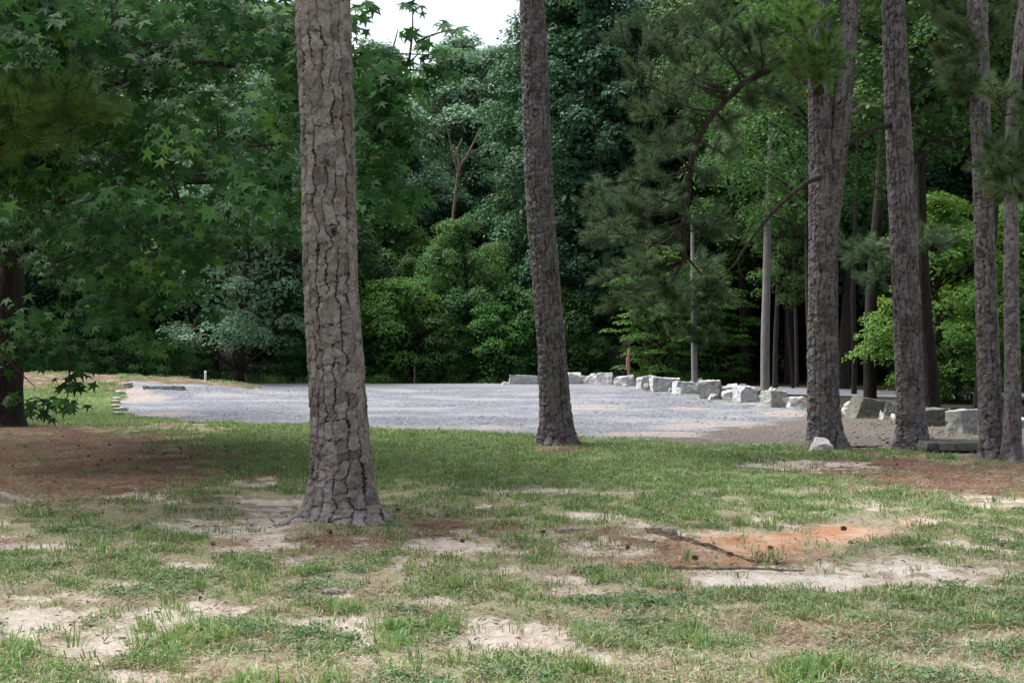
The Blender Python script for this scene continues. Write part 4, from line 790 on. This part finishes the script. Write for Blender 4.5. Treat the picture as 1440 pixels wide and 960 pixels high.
def slab_rock(out, d, back, label, mat, name='boulder'):
    o3 = np.array([W(u, v, d) for u, v in out]); c = o3.mean(0); bm = bmesh.new(); f = [bm.verts.new(Vector(p - c)) for p in o3]; b = [bm.verts.new(Vector(p - c + np.array(back))) for p in o3]; n = len(f)
    bm.faces.new(f); bm.faces.new(b[::-1])
    for i in range(n): bm.faces.new((f[(i + 1) % n], f[i], b[i], b[(i + 1) % n]))
    bmesh.ops.recalc_face_normals(bm, faces=bm.faces[:]); me = finish_rock(bm, .5, .4, .012, 3, (0, 0, 0)); me.materials.append(M[mat]); o = obj(name, me, None, c); return tag(o, label, 'boulder')
def place_rock(x0, x1, y0, y1, label, mat, kind='block', seed=None, depth=None, rz=0., tilt=(0, 0, 0), behind=0., rough=.02, skew=0, cuts=4, name='boulder', hk=1.0, cat='boulder'):
    vb = y1; d = CAMH * FPX / (vb - 480) + behind; w_ = (x1 - x0) / FPX * d; h_ = (y1 - y0) / FPX * d * hk; dp = depth or max(.35, w_ * .75); c, s = abs(math.cos(rz)), abs(math.sin(rz)); k = 1 / (c + s * .75)
    me = rock(seed or int(x0), w_ * (k if rz else 1), h_ * 1.12, dp * (k if rz else 1), kind, rough, tilt, cuts, skew=skew); me.materials.append(M[mat])
    me.transform(Matrix.Rotation(random.uniform(-.09, .09), 4, 'Y') @ Matrix.Rotation(random.uniform(-.08, .08), 4, 'X')); x = ((x0 + x1) / 2 - 720) / FPX * d; y = d + dp * .45; vz = [v.co.z for v in me.vertices]
    o = obj(name, me, None, (x, y, H(x, y) - min(vz) - .08 * h_)); o.rotation_euler.z = rz
    top = CAMH - (y0 - 480) / FPX * d; cur = o.location.z + max(vz); o.location.z += (top - cur) * .8 if cur > top else (top - cur) * .4
    return tag(o, label, cat)
B = place_rock
B(704, 718, 537, 543, 'small flat pale stone at the far tip of the boulder row', 'stone', 'boulder')
B(716, 757, 527.5, 542, 'long low light grey block at the left end of the row', 'stone', 'block', rough=.012, cuts=3)
B(795, 817, 524, 541, 'white topped block with a dark facet just right of the middle pine', 'stone', 'block', depth=.7)
B(816, 833, 528, 541, 'small bright white stone right of the white topped block', 'stone_white', 'boulder')
B(828, 842, 525, 541, 'narrow pointed white stone leaning on the large rounded boulder', 'stone_white', 'peak')
B(836, 865, 525, 543, 'large rounded boulder with a white top and grey sloping face', 'stone', 'boulder', tilt=(-.1, .15, 0))
B(863, 900, 528, 545, 'broad faceted boulder with a shaded lower face left of the narrow upright stone', 'stone', 'boulder', tilt=(.1, -.1, 0), seed=77)
B(896, 924, 529, 548, 'upright squarish stone with a pale flat top beside the small dark wedge', 'stone', 'block', rz=.3)
B(905, 915, 539, 550.5, 'small dark wedge stone in front of the upright squarish stone', 'stone_dark', 'peak')
B(917, 955, 530.5, 551, 'big pale block with a small peak on its top edge', 'stone', 'block', tilt=(0, .03, 0), cuts=5)
B(949, 989, 536, 554, 'wide pale grey block behind the small green grey wedge', 'stone', 'block', skew=-.05)
B(951, 962, 545, 555.5, 'small green grey wedge stone against the wide pale block', 'stone_green', 'peak')
B(970, 990, 529, 541, 'white rounded stone on top behind the wide pale block', 'stone_white', 'boulder', behind=-5)
B(984, 1018, 535, 561, 'green grey cube shaped block with sharp left edge, mid row', 'stone_green', 'block', rz=-.25, rough=.018, cuts=3)
B(1014, 1042, 540, 555, 'white angular stone behind the low pale stone', 'stone_white', 'boulder')
B(1016, 1036, 549, 564, 'low pale stone between the green grey cube and the grey rounded block', 'stone_white', 'boulder', seed=41)
B(1032, 1067, 543, 566, 'grey block with a rounded top shoulder, left of the gap in the row', 'stone', 'block', rz=.3, seed=55, cuts=5)
B(1052, 1074, 544, 557, 'grey rounded stone tucked behind the grey block', 'stone_dark', 'boulder')
B(1071, 1111, 549, 573, 'cube block with a pale left face and dark mossy right face', 'stone_green', 'block', rz=.55, cuts=1, rough=.012, seed=5)
B(1107, 1137, 558, 574, 'pinkish white boulder beside the cube block', 'stone_white', 'peak')
B(1172, 1183, 565, 586, 'grey stone mostly hidden behind the forked pine', 'stone_dark', 'block')
B(1180, 1202, 565, 580, 'bright white stone just right of the forked pine', 'stone_white', 'peak')
B(1191, 1207, 565.5, 580, 'small rounded grey stone propped against the leaning slab', 'stone', 'boulder')
slab_rock([(1202, 592), (1214.5, 558.5), (1246, 563.5), (1241, 592)], 29, (-.13, .42, .02), 'large leaning slab block with a pale edge and dark face', 'stone_mossy_shade')  # dark stone colour stands in for the shade of nearby trees
B(1238, 1254, 578, 591, 'small triangular grey stone at the foot of the leaning slab', 'stone', 'peak')
B(1256, 1272, 582, 590, 'small white stone half behind the slim pine', 'stone_white', 'boulder')
B(1244, 1270, 563, 582, 'dark squat stone behind the leaning slab', 'stone_dark', 'boulder', behind=1)
B(1298, 1335, 574, 600, 'dark squared block between the slim pine and the square pale block', 'stone_mossy_shade', 'block', cuts=0, rz=.12, rough=.012, seed=12)
B(1337, 1382, 576, 610, 'square block with pale speckled left face and black right face, by the close pair', 'stone_dark2', 'block', rz=.6, cuts=1, rough=.012, seed=14)
B(1430, 1450, 588, 602, 'pale block at the frame edge behind the thinnest pine', 'stone', 'block')
B(1139, 1170, 616, 637, 'small pinkish grey rock resting against the foot of the forked pine', 'stone_white', 'boulder', cat='rock', name='rock', seed=61, depth=.28)
for i, (x0, x1, y0, y1, bh, lab) in enumerate([(998, 1010, 553, 563, 0, 'fist sized white rubble stone before the green grey cube'), (1022, 1032, 538, 546, -1.5, 'white rubble stone perched high behind the pale stones'), (1040, 1050, 539, 547, -1.5, 'white rubble stone above the grey rounded block'), (1062, 1073, 556, 566, 0, 'white rubble stone filling the gap before the cube block'),
                         (1008, 1020, 545, 556, -.5, 'white rubble stone touching the right side of the green grey cube'), (1112, 1122, 566, 574, 0, 'small white rubble stone before the pinkish boulder'), (940, 948, 546, 552, 0, 'small white rubble chip before the big pale block'), (874, 884, 540, 546, 0, 'small white rubble chip before the faceted boulder'), (1188, 1197, 574, 583, 0, 'white rubble chip beside the forked pine'), (1083, 1094, 544, 551, -2, 'white rubble stone peeping over the cube block')]):
    B(x0, x1, y0, y1, lab, 'stone_white' if i % 3 else 'stone', ('boulder', 'peak', 'boulder')[i % 3], seed=700 + i, behind=bh, name='rubble_stone', cat='stone', rz=i * .4)
# low kerb stones round the grass island, kerb, marker posts
for i, (x0, x1, y0, y1, lab) in enumerate([(155, 168, 579.5, 585.5, 'flat kerb stone nearest the lawn at the left lot corner'), (159, 170, 575, 579.5, 'flat kerb stone set just beyond the nearest one'), (151, 164, 568, 575, 'kerb stone third from the lawn, jutting towards the grass'), (153, 163.5, 563.5, 568.5, 'kerb stone fourth from the lawn along the curve'),
                                           (154, 165.5, 557.5, 564, 'kerb stone fifth from the lawn along the curve'), (160, 170, 554, 558, 'kerb stone where the curve turns towards the bank'), (167, 181, 550.5, 555, 'farthest kerb stone of the curve, by the concrete kerb')]):
    d = CAMH * FPX / (y1 - 480); w_ = (x1 - x0) / FPX * d; o = obj('kerb_stone', rock(300 + i, w_, .12, .42, 'block', .008, cuts=0), None, (((x0 + x1) / 2 - 720) / FPX * d, d + .25, H(((x0 + x1) / 2 - 720) / FPX * d, d + .25) + .03)); o.data.materials.append(M['concrete']); o.rotation_euler.z = (.1, -.1, .3, .15, .2, .3, .6)[i]; tag(o, lab, 'kerb stone', 'kerb stones at the left lot corner')
kx, ky = G(230, 555.5); o = obj('concrete_kerb', rock(320, 1.28, .13, .16, 'block', .006, cuts=0), None, (kx, ky + .1, H(kx, ky) + .05)); o.data.materials.append(M['stone_dark2']); tag(o, 'long low weathered concrete kerb at the foot of the earth bank', 'kerb')
def stick(name, label, u, v0, v1, d, wpx, mat, cat, lean=0, flat=False):
    p = W(u, v1, d); h = H(p[0], d); zt = CAMH - (v0 - 480) / FPX * d; L = zt - h; r = wpx / 2 / FPX * d; n = 8; t = np.linspace(-.12, L, n)
    V, F = tube(np.stack([lean * t, 0 * t, t], 1), r * np.linspace(1.1, .9, n), 8); root = empty(name, (p[0], d, h)); tag(root, label, cat); obj('shaft', mesh('shaft', V, F, M[mat], smooth=False), root); return root, L, r
o, L, r = stick('marker_post', 'short white marker post on top of the earth bank', 289, 523, 536, 45.4, 3.2, 'post_white', 'post'); V, F = tube(np.array([(0, 0, L), (0, 0, L + .03)]), [r * 1.1, r * .7], 8); obj('cap', mesh('cap', V, F, M['post_white']), o)
o, L, r = stick('wooden_post', 'thin rusty brown post standing behind the faceted boulder', 884, 491, 530, 49.5, 4.0, 'rust', 'post', .01); V, F = tube(np.array([(-.05, 0, L * .45), (-.06, 0, L * .78)]), [r * .7, r * .6], 6); obj('splint', mesh('splint', V, F, M['rust']), o)
o, L, r = stick('marker_stake', 'thin pale stake in the weeds across the road below the bright shrub', 583, 515, 546, 52.9, 1.8, 'wood_grey', 'stake'); V, F = tube(np.array([(-.06, 0, L * .75), (.08, 0, L * .8)]), [r * .6, r * .5], 5); obj('crosspiece', mesh('crosspiece', V, F, M['wood_grey']), o)
# culvert slab at right
sx, sy = G(1370, 640); root = empty('culvert', (sx, sy, H(sx, sy))); tag(root, 'low dark culvert mouth under a concrete slab beside the close pair of pines', 'culvert')
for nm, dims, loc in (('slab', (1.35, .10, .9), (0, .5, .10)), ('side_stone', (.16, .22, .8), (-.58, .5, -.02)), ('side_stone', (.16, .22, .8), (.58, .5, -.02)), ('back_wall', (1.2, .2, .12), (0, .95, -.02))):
    me = rock(hash(nm) % 5 + 400 if False else 400 + len(nm), dims[0], dims[1], dims[2], 'block', .006, cuts=0); me.materials.append(M['stone_mossy_shade']); obj(nm, me, root, loc)

# ------------------------------------------------------------------ roots, fallen wood, cones
def wood(name, label, pts, rad, mat, cat, lift=.0, rough=.12, seed=0):
    P = []
    for u, v in pts: x, y = G(u, v); P.append((x, y, H(x, y) + lift))
    P = np.array(P); c = P[len(P) // 2].copy(); n = 30; L = spline(P - c, n); g = np.random.default_rng(seed + len(pts)); r = np.interp(np.linspace(0, 1, n), np.linspace(0, 1, len(rad)), rad) * (1 + g.normal(0, rough, n)); L += g.normal(0, .004, L.shape)
    V, F = tube(L, r, 8); o = obj(name, mesh(name, V, F, M[mat], smooth=True), None, c); return tag(o, label, cat)
wood('tree_root', 'dark exposed root curving across the orange clay patch', [(905, 742), (935, 750), (965, 757), (1000, 765), (1030, 776), (1065, 786), (1110, 790)], [.012, .030, .026, .016, .010, .007, .004], 'wood_dark', 'root', -.008)
wood('tree_root', 'thin straight root along the lower rim of the clay patch', [(915, 795), (950, 798), (1000, 799), (1060, 799), (1130, 802)], [.012, .014, .012, .01, .006], 'wood_mid', 'root', .0)
wood('fallen_branch', 'short thick grey stick lying left of the clay patch', [(782, 749), (800, 747), (826, 746)], [.014, .022, .016], 'wood_grey', 'branch', .02)
wood('fallen_branch', 'pale flat driftwood piece behind the dark root', [(908, 746), (925, 744), (950, 747)], [.02, .028, .02], 'wood_grey', 'branch', .01)
wood('tree_root', 'pale bare root sloping through the pine straw at the left edge', [(-30, 690), (5, 698), (30, 708), (50, 716)], [.05, .04, .03, .012], 'wood_grey', 'root', .0)
wood('tree_root', 'surface root running out from the nearest pine towards the sand', [(440, 737), (425, 739), (410, 742), (398, 745)], [.05, .035, .02, .008], 'wood_mid', 'root', -.005)
wood('fallen_branch', 'small grey curved twig near the foot of the nearest pine', [(560, 742), (575, 736), (590, 738)], [.006, .01, .006], 'wood_grey', 'branch', .01)
wood('bark_piece', 'pale flat bark piece in the grass below the nearest pine', [(455, 838), (468, 835), (482, 837)], [.012, .022, .012], 'wood_grey', 'bark', .01)
wood('fallen_branch', 'thin dark twig in the pine straw below the forked pine', [(1040, 660), (1080, 662), (1130, 668), (1180, 670)], [.008, .01, .009, .004], 'wood_dark', 'branch', .01)
wood('fallen_branch', 'dark twig lying along the lawn edge by the lot', [(1140, 573.5 + 55), (1200, 630), (1240, 629)], [.014, .018, .01], 'wood_dark', 'branch', .01)
def cone_mesh():
    g = np.random.default_rng(3); parts = []; n = 60; P = []; D = []
    V, F = tube(np.array([(0, 0, -.03), (0, 0, .0), (0, 0, .035)]), [.012, .017, .006], 7); parts.append((V, F))
    for i in range(n):
        t = i / n; a = i * 2.4; r = .016 + .010 * math.sin(t * np.pi); P.append((r * math.cos(a) * .6, r * math.sin(a) * .6, -.035 + t * .075)); D.append((math.cos(a), math.sin(a), .55))
    TV = np.array([(-.008, -.004, 0), (.008, -.004, 0), (.006, .003, .018), (-.006, .003, .018)]); V, F = stamp(TV, np.array([(0, 1, 2, 3)]), frames(np.array(D), g=g), np.array(P)); parts.append((V, F))
    V, F = join(parts); return mesh('pine_cone', V * .46, F, M['cone'])
CM = cone_mesh()
for u, v, lab in [(977, 790, 'pine cone on the orange clay below the dark root'), (1084, 774, 'pine cone lying where the dark root ends'), (1092, 797, 'reddish pine cone on the pale rim below the clay'), (1187, 747, 'pine cone near the right end of the clay patch'), (1026, 784, 'small pine cone between the dark root and the lower root'),
                  (883, 775, 'pine cone in the brown litter left of the clay'), (764, 751, 'pine cone beside the short thick grey stick'), (650, 765, 'pine cone on the bare pinkish soil midway between the two left pines'), (560, 723, 'pine cone just right of the roots of the nearest pine'), (630, 731, 'pine cone in thin grass behind the bare soil'),
                  (463, 760, 'pine cone right in front of the roots of the nearest pine'), (300, 773, 'pine cone beside the sandy path left of the nearest pine'), (1262, 655, 'pine cone on the straw below the slim pine')]:
    x, y = G(u, v); o = obj('pine_cone', CM, None, (x, y, H(x, y) + .03)); o.rotation_euler = (1.4 + .3 * rng.random(), .3 * rng.random(), rng.random() * 6); o.scale = (1.1 + .3 * rng.random(),) * 3; tag(o, lab, 'pine cone', 'pine cones on the ground')
for i in range(20):
    u, v = rng.uniform(20, 330), rng.uniform(603, 665); x, y = G(u, v); o = obj('pine_cone', CM, None, (x, y, H(x, y) + .03)); o.rotation_euler = (1.4, .3, rng.random() * 6); o.scale = (.8 + .4 * rng.random(),) * 3; tag(o, 'pine cone scattered on the shaded red straw under the sweetgum', 'pine cone', 'pine cones under the sweetgum')

# ------------------------------------------------------------------ grass, weeds, litter (uncountable)
def gn_scatter(name, P, rot, scl, lib, mat):
    me = mesh_points(name, P, rot, scl); o = obj(name, me); tag(o, kind='stuff')
    ng = bpy.data.node_groups.new(name, 'GeometryNodeTree'); ng.interface.new_socket('Geometry', in_out='INPUT', socket_type='NodeSocketGeometry'); ng.interface.new_socket('Geometry', in_out='OUTPUT', socket_type='NodeSocketGeometry')
    n = ng.nodes; l = ng.links; gi = n.new('NodeGroupInput'); go = n.new('NodeGroupOutput'); ip = n.new('GeometryNodeInstanceOnPoints'); jn = n.new('GeometryNodeJoinGeometry')
    mp = n.new('GeometryNodeMeshToPoints'); l.new(gi.outputs[0], mp.inputs[0]); l.new(mp.outputs[0], ip.inputs['Points'])
    for q in lib:
        oi = n.new('GeometryNodeObjectInfo'); oi.inputs['Object'].default_value = q; oi.inputs['As Instance'].default_value = True; l.new(oi.outputs['Geometry'], jn.inputs[0])
    l.new(jn.outputs[0], ip.inputs['Instance']); ip.inputs['Pick Instance'].default_value = True
    for at, typ, sk in (('pick', 'INT', 'Instance Index'), ('rot', 'FLOAT_VECTOR', 'Rotation'), ('scl', 'FLOAT_VECTOR', 'Scale')):
        na = n.new('GeometryNodeInputNamedAttribute'); na.data_type = typ; na.inputs['Name'].default_value = at; l.new(na.outputs['Attribute'], ip.inputs[sk])
    l.new(ip.outputs[0], go.inputs[0]); md = o.modifiers.new('scatter', 'NODES'); md.node_group = ng; return o
def mesh_points(name, P, rot, scl):
    me = bpy.data.meshes.new(name); me.vertices.add(len(P)); me.vertices.foreach_set('co', np.asarray(P, np.float32).ravel())
    a = me.attributes.new('rot', 'FLOAT_VECTOR', 'POINT'); a.data.foreach_set('vector', np.asarray(rot, np.float32).ravel())
    a = me.attributes.new('scl', 'FLOAT_VECTOR', 'POINT'); a.data.foreach_set('vector', np.asarray(scl, np.float32).ravel())
    a = me.attributes.new('pick', 'INT', 'POINT'); a.data.foreach_set('value', rng.integers(0, 1000, len(P)).astype(np.int32)); me.update(); return me
def blade_tuft(n, rad, h, wd, bend, g, mat, dry=.0):
    V = []; F = []; rn = []
    for i in range(n):
        a = g.random() * 2 * np.pi; r = rad * math.sqrt(g.random()); x, y = r * math.cos(a), r * math.sin(a); b = g.random() * 2 * np.pi if g.random() < .5 else a; hh = h * (.5 + .7 * g.random()); k = bend * (.3 + g.random()); wv = wd * (.7 + .6 * g.random()) / 2
        dx, dy = math.cos(b), math.sin(b); sx, sy = -dy * wv, dx * wv; m = (x + dx * hh * k * .35, y + dy * hh * k * .35, hh * .6); t = (x + dx * hh * k, y + dy * hh * k, hh * (1 - .35 * k)); n0 = len(V)
        V += [(x - sx, y - sy, -.01), (x + sx, y + sy, -.01), (m[0] + sx * .9, m[1] + sy * .9, m[2]), (m[0] - sx * .9, m[1] - sy * .9, m[2]), t]; F.append(([n0, n0 + 1, n0 + 2], [n0, n0 + 2, n0 + 3], [n0 + 3, n0 + 2, n0 + 4])); q = g.random(); q = 1 if g.random() < dry else q * .8; rn += [q] * 3
    return mesh('tuft', np.array(V), np.array(F).reshape(-1, 3), M[mat], fattr=dict(rnd=rn))
def flat_bits(n, rad, L, wd, g, mat, up=.01):
    V = []; F = []; rn = []
    for i in range(n):
        a = g.random() * 2 * np.pi; c = np.array([g.normal(0, rad), g.normal(0, rad), up * (.3 + g.random())]); d = np.array([math.cos(a), math.sin(a), g.normal(0, .18)]) * L * (.4 + .6 * g.random()) / 2; s = np.array([-d[1], d[0], 0]); s = s / np.linalg.norm(s) * wd / 2
        n0 = len(V); V += [c - d - s, c - d + s, c + d + s * .5, c + d - s * .5]; F.append([n0, n0 + 1, n0 + 2, n0 + 3]); rn.append(g.random())
    return mesh('bits', np.array(V), np.array(F), M[mat], fattr=dict(rnd=rn))
def weed(n, rad, sz, g, mat):
    a = g.random(n) * 2 * np.pi; r = rad * np.sqrt(g.random(n)); P = np.stack([r * np.cos(a), r * np.sin(a), .008 + .028 * g.random(n)], 1); V, F = leafquads(P, np.array([0, 0, 1.]) + g.normal(0, .4, (n, 3)), sz * g.uniform(.6, 1.3, n), g, .8); return mesh('weed', V, F, M[mat], fattr=dict(rnd=g.random(n)))
gg = np.random.default_rng(17)
lib = lambda L: [bpy.data.objects.new('tuft', m) for m in L]
LIB_G = lib([blade_tuft(22, .085, .042, .0055, 1.0, gg, 'grass', .12) for _ in range(5)])
LIB_L = lib([blade_tuft(20, .05, .11, .0065, 1.0, gg, 'grass_long', .15) for _ in range(4)])
LIB_C = lib([weed(46, .09, .02, gg, 'clover') for _ in range(3)])
LIB_T = lib([flat_bits(14, .06, .06, .003, gg, 'thatch', .015) for _ in range(4)])
LIB_S = lib([flat_bits(16, .08, .15, .0035, gg, 'straw', .015) for _ in range(4)])
def sample(n, y0=5.6, y1=28.5, xl=-12.5, xr=13, bias=1.0):
    """ground points in the view wedge (a little wider), denser near"""
    t = rng.random(n); y = (y0 ** (1 - bias) + t * (y1 ** (1 - bias) - y0 ** (1 - bias))) ** (1 / (1 - bias)) if bias != 1 else y0 * (y1 / y0) ** t
    hw = y * .42 + .8; x = (rng.random(n) * 2 - 1) * hw; return x, y
def scatter(name, n, lb, dens, s=(.7, 1.3), bias=1.0, tilt=.12, y1=28.5, y0=5.6, dz=0., sfun=None):
    x, y = sample(n, y0, y1, bias=bias); k = dens(x, y) > rng.random(n); x, y = x[k], y[k]; m = len(x); z = height(x, y) + dz
    sc = rng.uniform(*s, m) * (sfun(x, y) if sfun else 1); return gn_scatter(name, np.stack([x, y, z], 1), np.stack([rng.normal(0, tilt, m), rng.normal(0, tilt, m), rng.random(m) * 6.28], 1), np.stack([sc, sc, sc], 1), lb, None)
def off(x, y): return ~lot(x, y) & (((x - T1.location.x) ** 2 + (y - T1.location.y) ** 2) > .16)
far = lambda x, y: 1 + .035 * np.maximum(y - 8, 0)
scatter('lawn_grass', 110000, LIB_G, lambda x, y: (.015 + .985 * sm(.3, 1.0, masks(x, y)[4])) * (.45 + .55 * sm(.4, .6, fbm(x * 4, y * 4, 3))) * off(x, y) * np.where(y < 15, .8, 1), (.6, 1.25), .9, sfun=far)
def clumps(x, y):
    m = masks(x, y); return sm(.58, .72, fbm(x * 3.1 + 7, y * 3.1, 3)) * off(x, y) * np.clip(.25 + m[4], 0, 1) * (1 - .85 * np.clip(m[3] * (y > 14), 0, 1)) * (1 - .8 * m[2]) * (1 - .75 * m[0])
scatter('tall_grass', 12000, LIB_L, clumps, (.45, 1.15), 1.2, y1=22)
scatter('low_weeds', 8000, LIB_C, lambda x, y: sm(.55, .66, fbm(x * 1.7 + 90, y * 1.7, 3)) * off(x, y) * (masks(x, y)[4] > .3), (.7, 1.3), 1.1, y1=20)
scatter('dead_grass', 26000, LIB_T, lambda x, y: off(x, y) * (.95 - .88 * np.clip(masks(x, y)[0] + masks(x, y)[2], 0, 1)) * (1 - .6 * sm(.7, 1, masks(x, y)[4]) * (y > 14)), (.7, 1.4), 1.1, y1=26)
scatter('pine_straw', 30000, LIB_S, lambda x, y: off(x, y) * np.clip(.12 + masks(x, y)[3], 0, 1) * (1 - .75 * np.clip(masks(x, y)[0] + .6 * masks(x, y)[2], 0, 1)), (.7, 1.3), 1.0, y1=27)
# small stones and crumbs: on the lot, on sand, along the road edge
def pebble(seed):
    g = np.random.default_rng(seed); V = np.array([(1, 0, 0), (-1, 0, 0), (0, 1, 0), (0, -1, 0), (0, 0, .7), (0, 0, -.5)]) * g.uniform(.6, 1.2, (6, 3)) * .5; F = np.array([(0, 2, 4), (2, 1, 4), (1, 3, 4), (3, 0, 4), (2, 0, 5), (1, 2, 5), (3, 1, 5), (0, 3, 5)]); return mesh('pebble', V, F, M['stone' if seed % 2 else 'stone_dark'])
LIB_P = lib([pebble(k) for k in range(4)])
scatter('gravel_stones', 26000, LIB_P, lambda x, y: lot(x, y) * 1.0, (.02, .055), .6, .4, 50, 19)
LIB_W = lib([pebble(k) for k in (1, 3)])
def bark_crumb(seed):
    g = np.random.default_rng(seed); V = np.array([(1, .3, .1), (-.8, .4, .15), (-1, -.4, .0), (.9, -.35, .1), (0, 0, .3)]) * g.uniform(.7, 1.2, (5, 3)); return mesh('crumb', V, np.array([(0, 1, 4), (1, 2, 4), (2, 3, 4), (3, 0, 4)]), M[('wood_mid', 'cone', 'wood_dark')[seed % 3]])
LIB_B = lib([bark_crumb(k) for k in range(6)])
scatter('bark_litter', 22000, LIB_B, lambda x, y: off(x, y) * np.clip(.25 + masks(x, y)[3] + 1.2 * np.exp(-((x - T1.location.x) ** 2 + (y - T1.location.y) ** 2) / .5), 0, 1), (.006, .024), 1.1, .3, 27)
scatter('litter_stones', 900, LIB_W, lambda x, y: off(x, y) * .7, (.012, .03), 1.0, .3, 27)
# big lot debris in the shaded right corner
x, y = np.array([G(rng.uniform(1190, 1460), rng.uniform(590, 634)) for _ in range(700)]).T; m = len(x)
gn_scatter('leaf_litter', np.stack([x, y, height(x, y) + .02], 1), np.stack([rng.normal(0, .4, m), rng.normal(0, .4, m), rng.random(m) * 6.28], 1), np.repeat(rng.uniform(.012, .04, m)[:, None], 3, 1), lib([pebble(3)] + [bark_crumb(k) for k in range(3)]), None)
# grass by the kerb island, verge weeds beyond the road, and on the bank
def area_scatter(name, n, lb, xr, yr, s, dens=None):
    x = rng.uniform(*xr, n); y = rng.uniform(*yr, n); k = (dens(x, y) if dens else np.ones(n)) > rng.random(n); x, y = x[k], y[k]; m = len(x); sc = rng.uniform(*s, m)
    gn_scatter(name, np.stack([x, y, height(x, y)], 1), np.stack([rng.normal(0, .1, m), rng.normal(0, .1, m), rng.random(m) * 6.28], 1), np.repeat(sc[:, None], 3, 1), lb, None)
area_scatter('island_grass', 26000, LIB_G, (-17, -7), (26.5, 41), (1.0, 2.0), lambda x, y: (~lot(x, y)) * .9 * (height(x, y) < .16) * (.25 + .75 * sm(.4, .55, fbm(x * .8, y * .8))))
area_scatter('lot_edge_grass', 9000, LIB_G, (-9, 12), (23, 29), (1.0, 1.8), lambda x, y: (~lot(x, y)) * lot(x, y + .5) * .9)
area_scatter('bank_weeds', 5000, LIB_G, (-20, -7.8), (39.5, 46.5), (1.2, 2.4), lambda x, y: (~lot(x, y)) * .8 * sm(.45, .6, fbm(x * .6 + 4, y * .6)))
area_scatter('bank_grass', 1500, LIB_T, (-22, -7.8), (39, 46.5), (1.2, 2.2), lambda x, y: (~lot(x, y)) * .8)
def roadfree(x, y):
    d = np.min(np.hypot(x[:, None] - RC[None, :, 0], y[:, None] - RC[None, :, 1]), 1); return (d > 2.6) & (d < 5.5) & (y > np.interp(x, RC[:, 0], RC[:, 1])) & (x < 5)
area_scatter('verge_weeds', 12000, lib([blade_tuft(20, .12, .30, .02, .8, gg, 'grass_long', .05), weed(60, .25, .07, gg, 'clover')]), (-24, 24), (38, 58), (.8, 1.6), lambda x, y: roadfree(x, y) * .8)
bl = [o for o in scene.objects if o.name.startswith('boulder')]; bx_ = []
for o in bl:
    for k in range(26): bx_.append((o.location.x + rng.normal(0, .42), o.location.y - .05 + rng.normal(0, .35)))
bx_ = np.array(bx_); m = len(bx_); gn_scatter('weeds_between_stones', np.stack([bx_[:, 0], bx_[:, 1], height(bx_[:, 0], bx_[:, 1]) + .01], 1), np.stack([rng.normal(0, .1, m), rng.normal(0, .1, m), rng.random(m) * 6.28], 1), np.repeat(rng.uniform(.8, 1.8, m)[:, None], 3, 1), lib([LIB_G[0].data, LIB_T[0].data, LIB_T[1].data, LIB_S[0].data]), None)
x = rng.uniform(-30, 28, 14000); y = np.where(x > 8, rng.uniform(60, 70, 14000), rng.uniform(55, 66, 14000)); P = np.stack([x, y, height(x, y) + rng.random(14000) * .5], 1)
V, F = leafquads(P, np.array([0, -.3, 1.]) + rng.normal(0, .5, (14000, 3)), rng.uniform(.1, .3, 14000), rng); tag(obj('undergrowth', mesh('undergrowth', V, F, M['leaf_dark'], fattr=dict(rnd=rng.random(14000)))), kind='stuff')
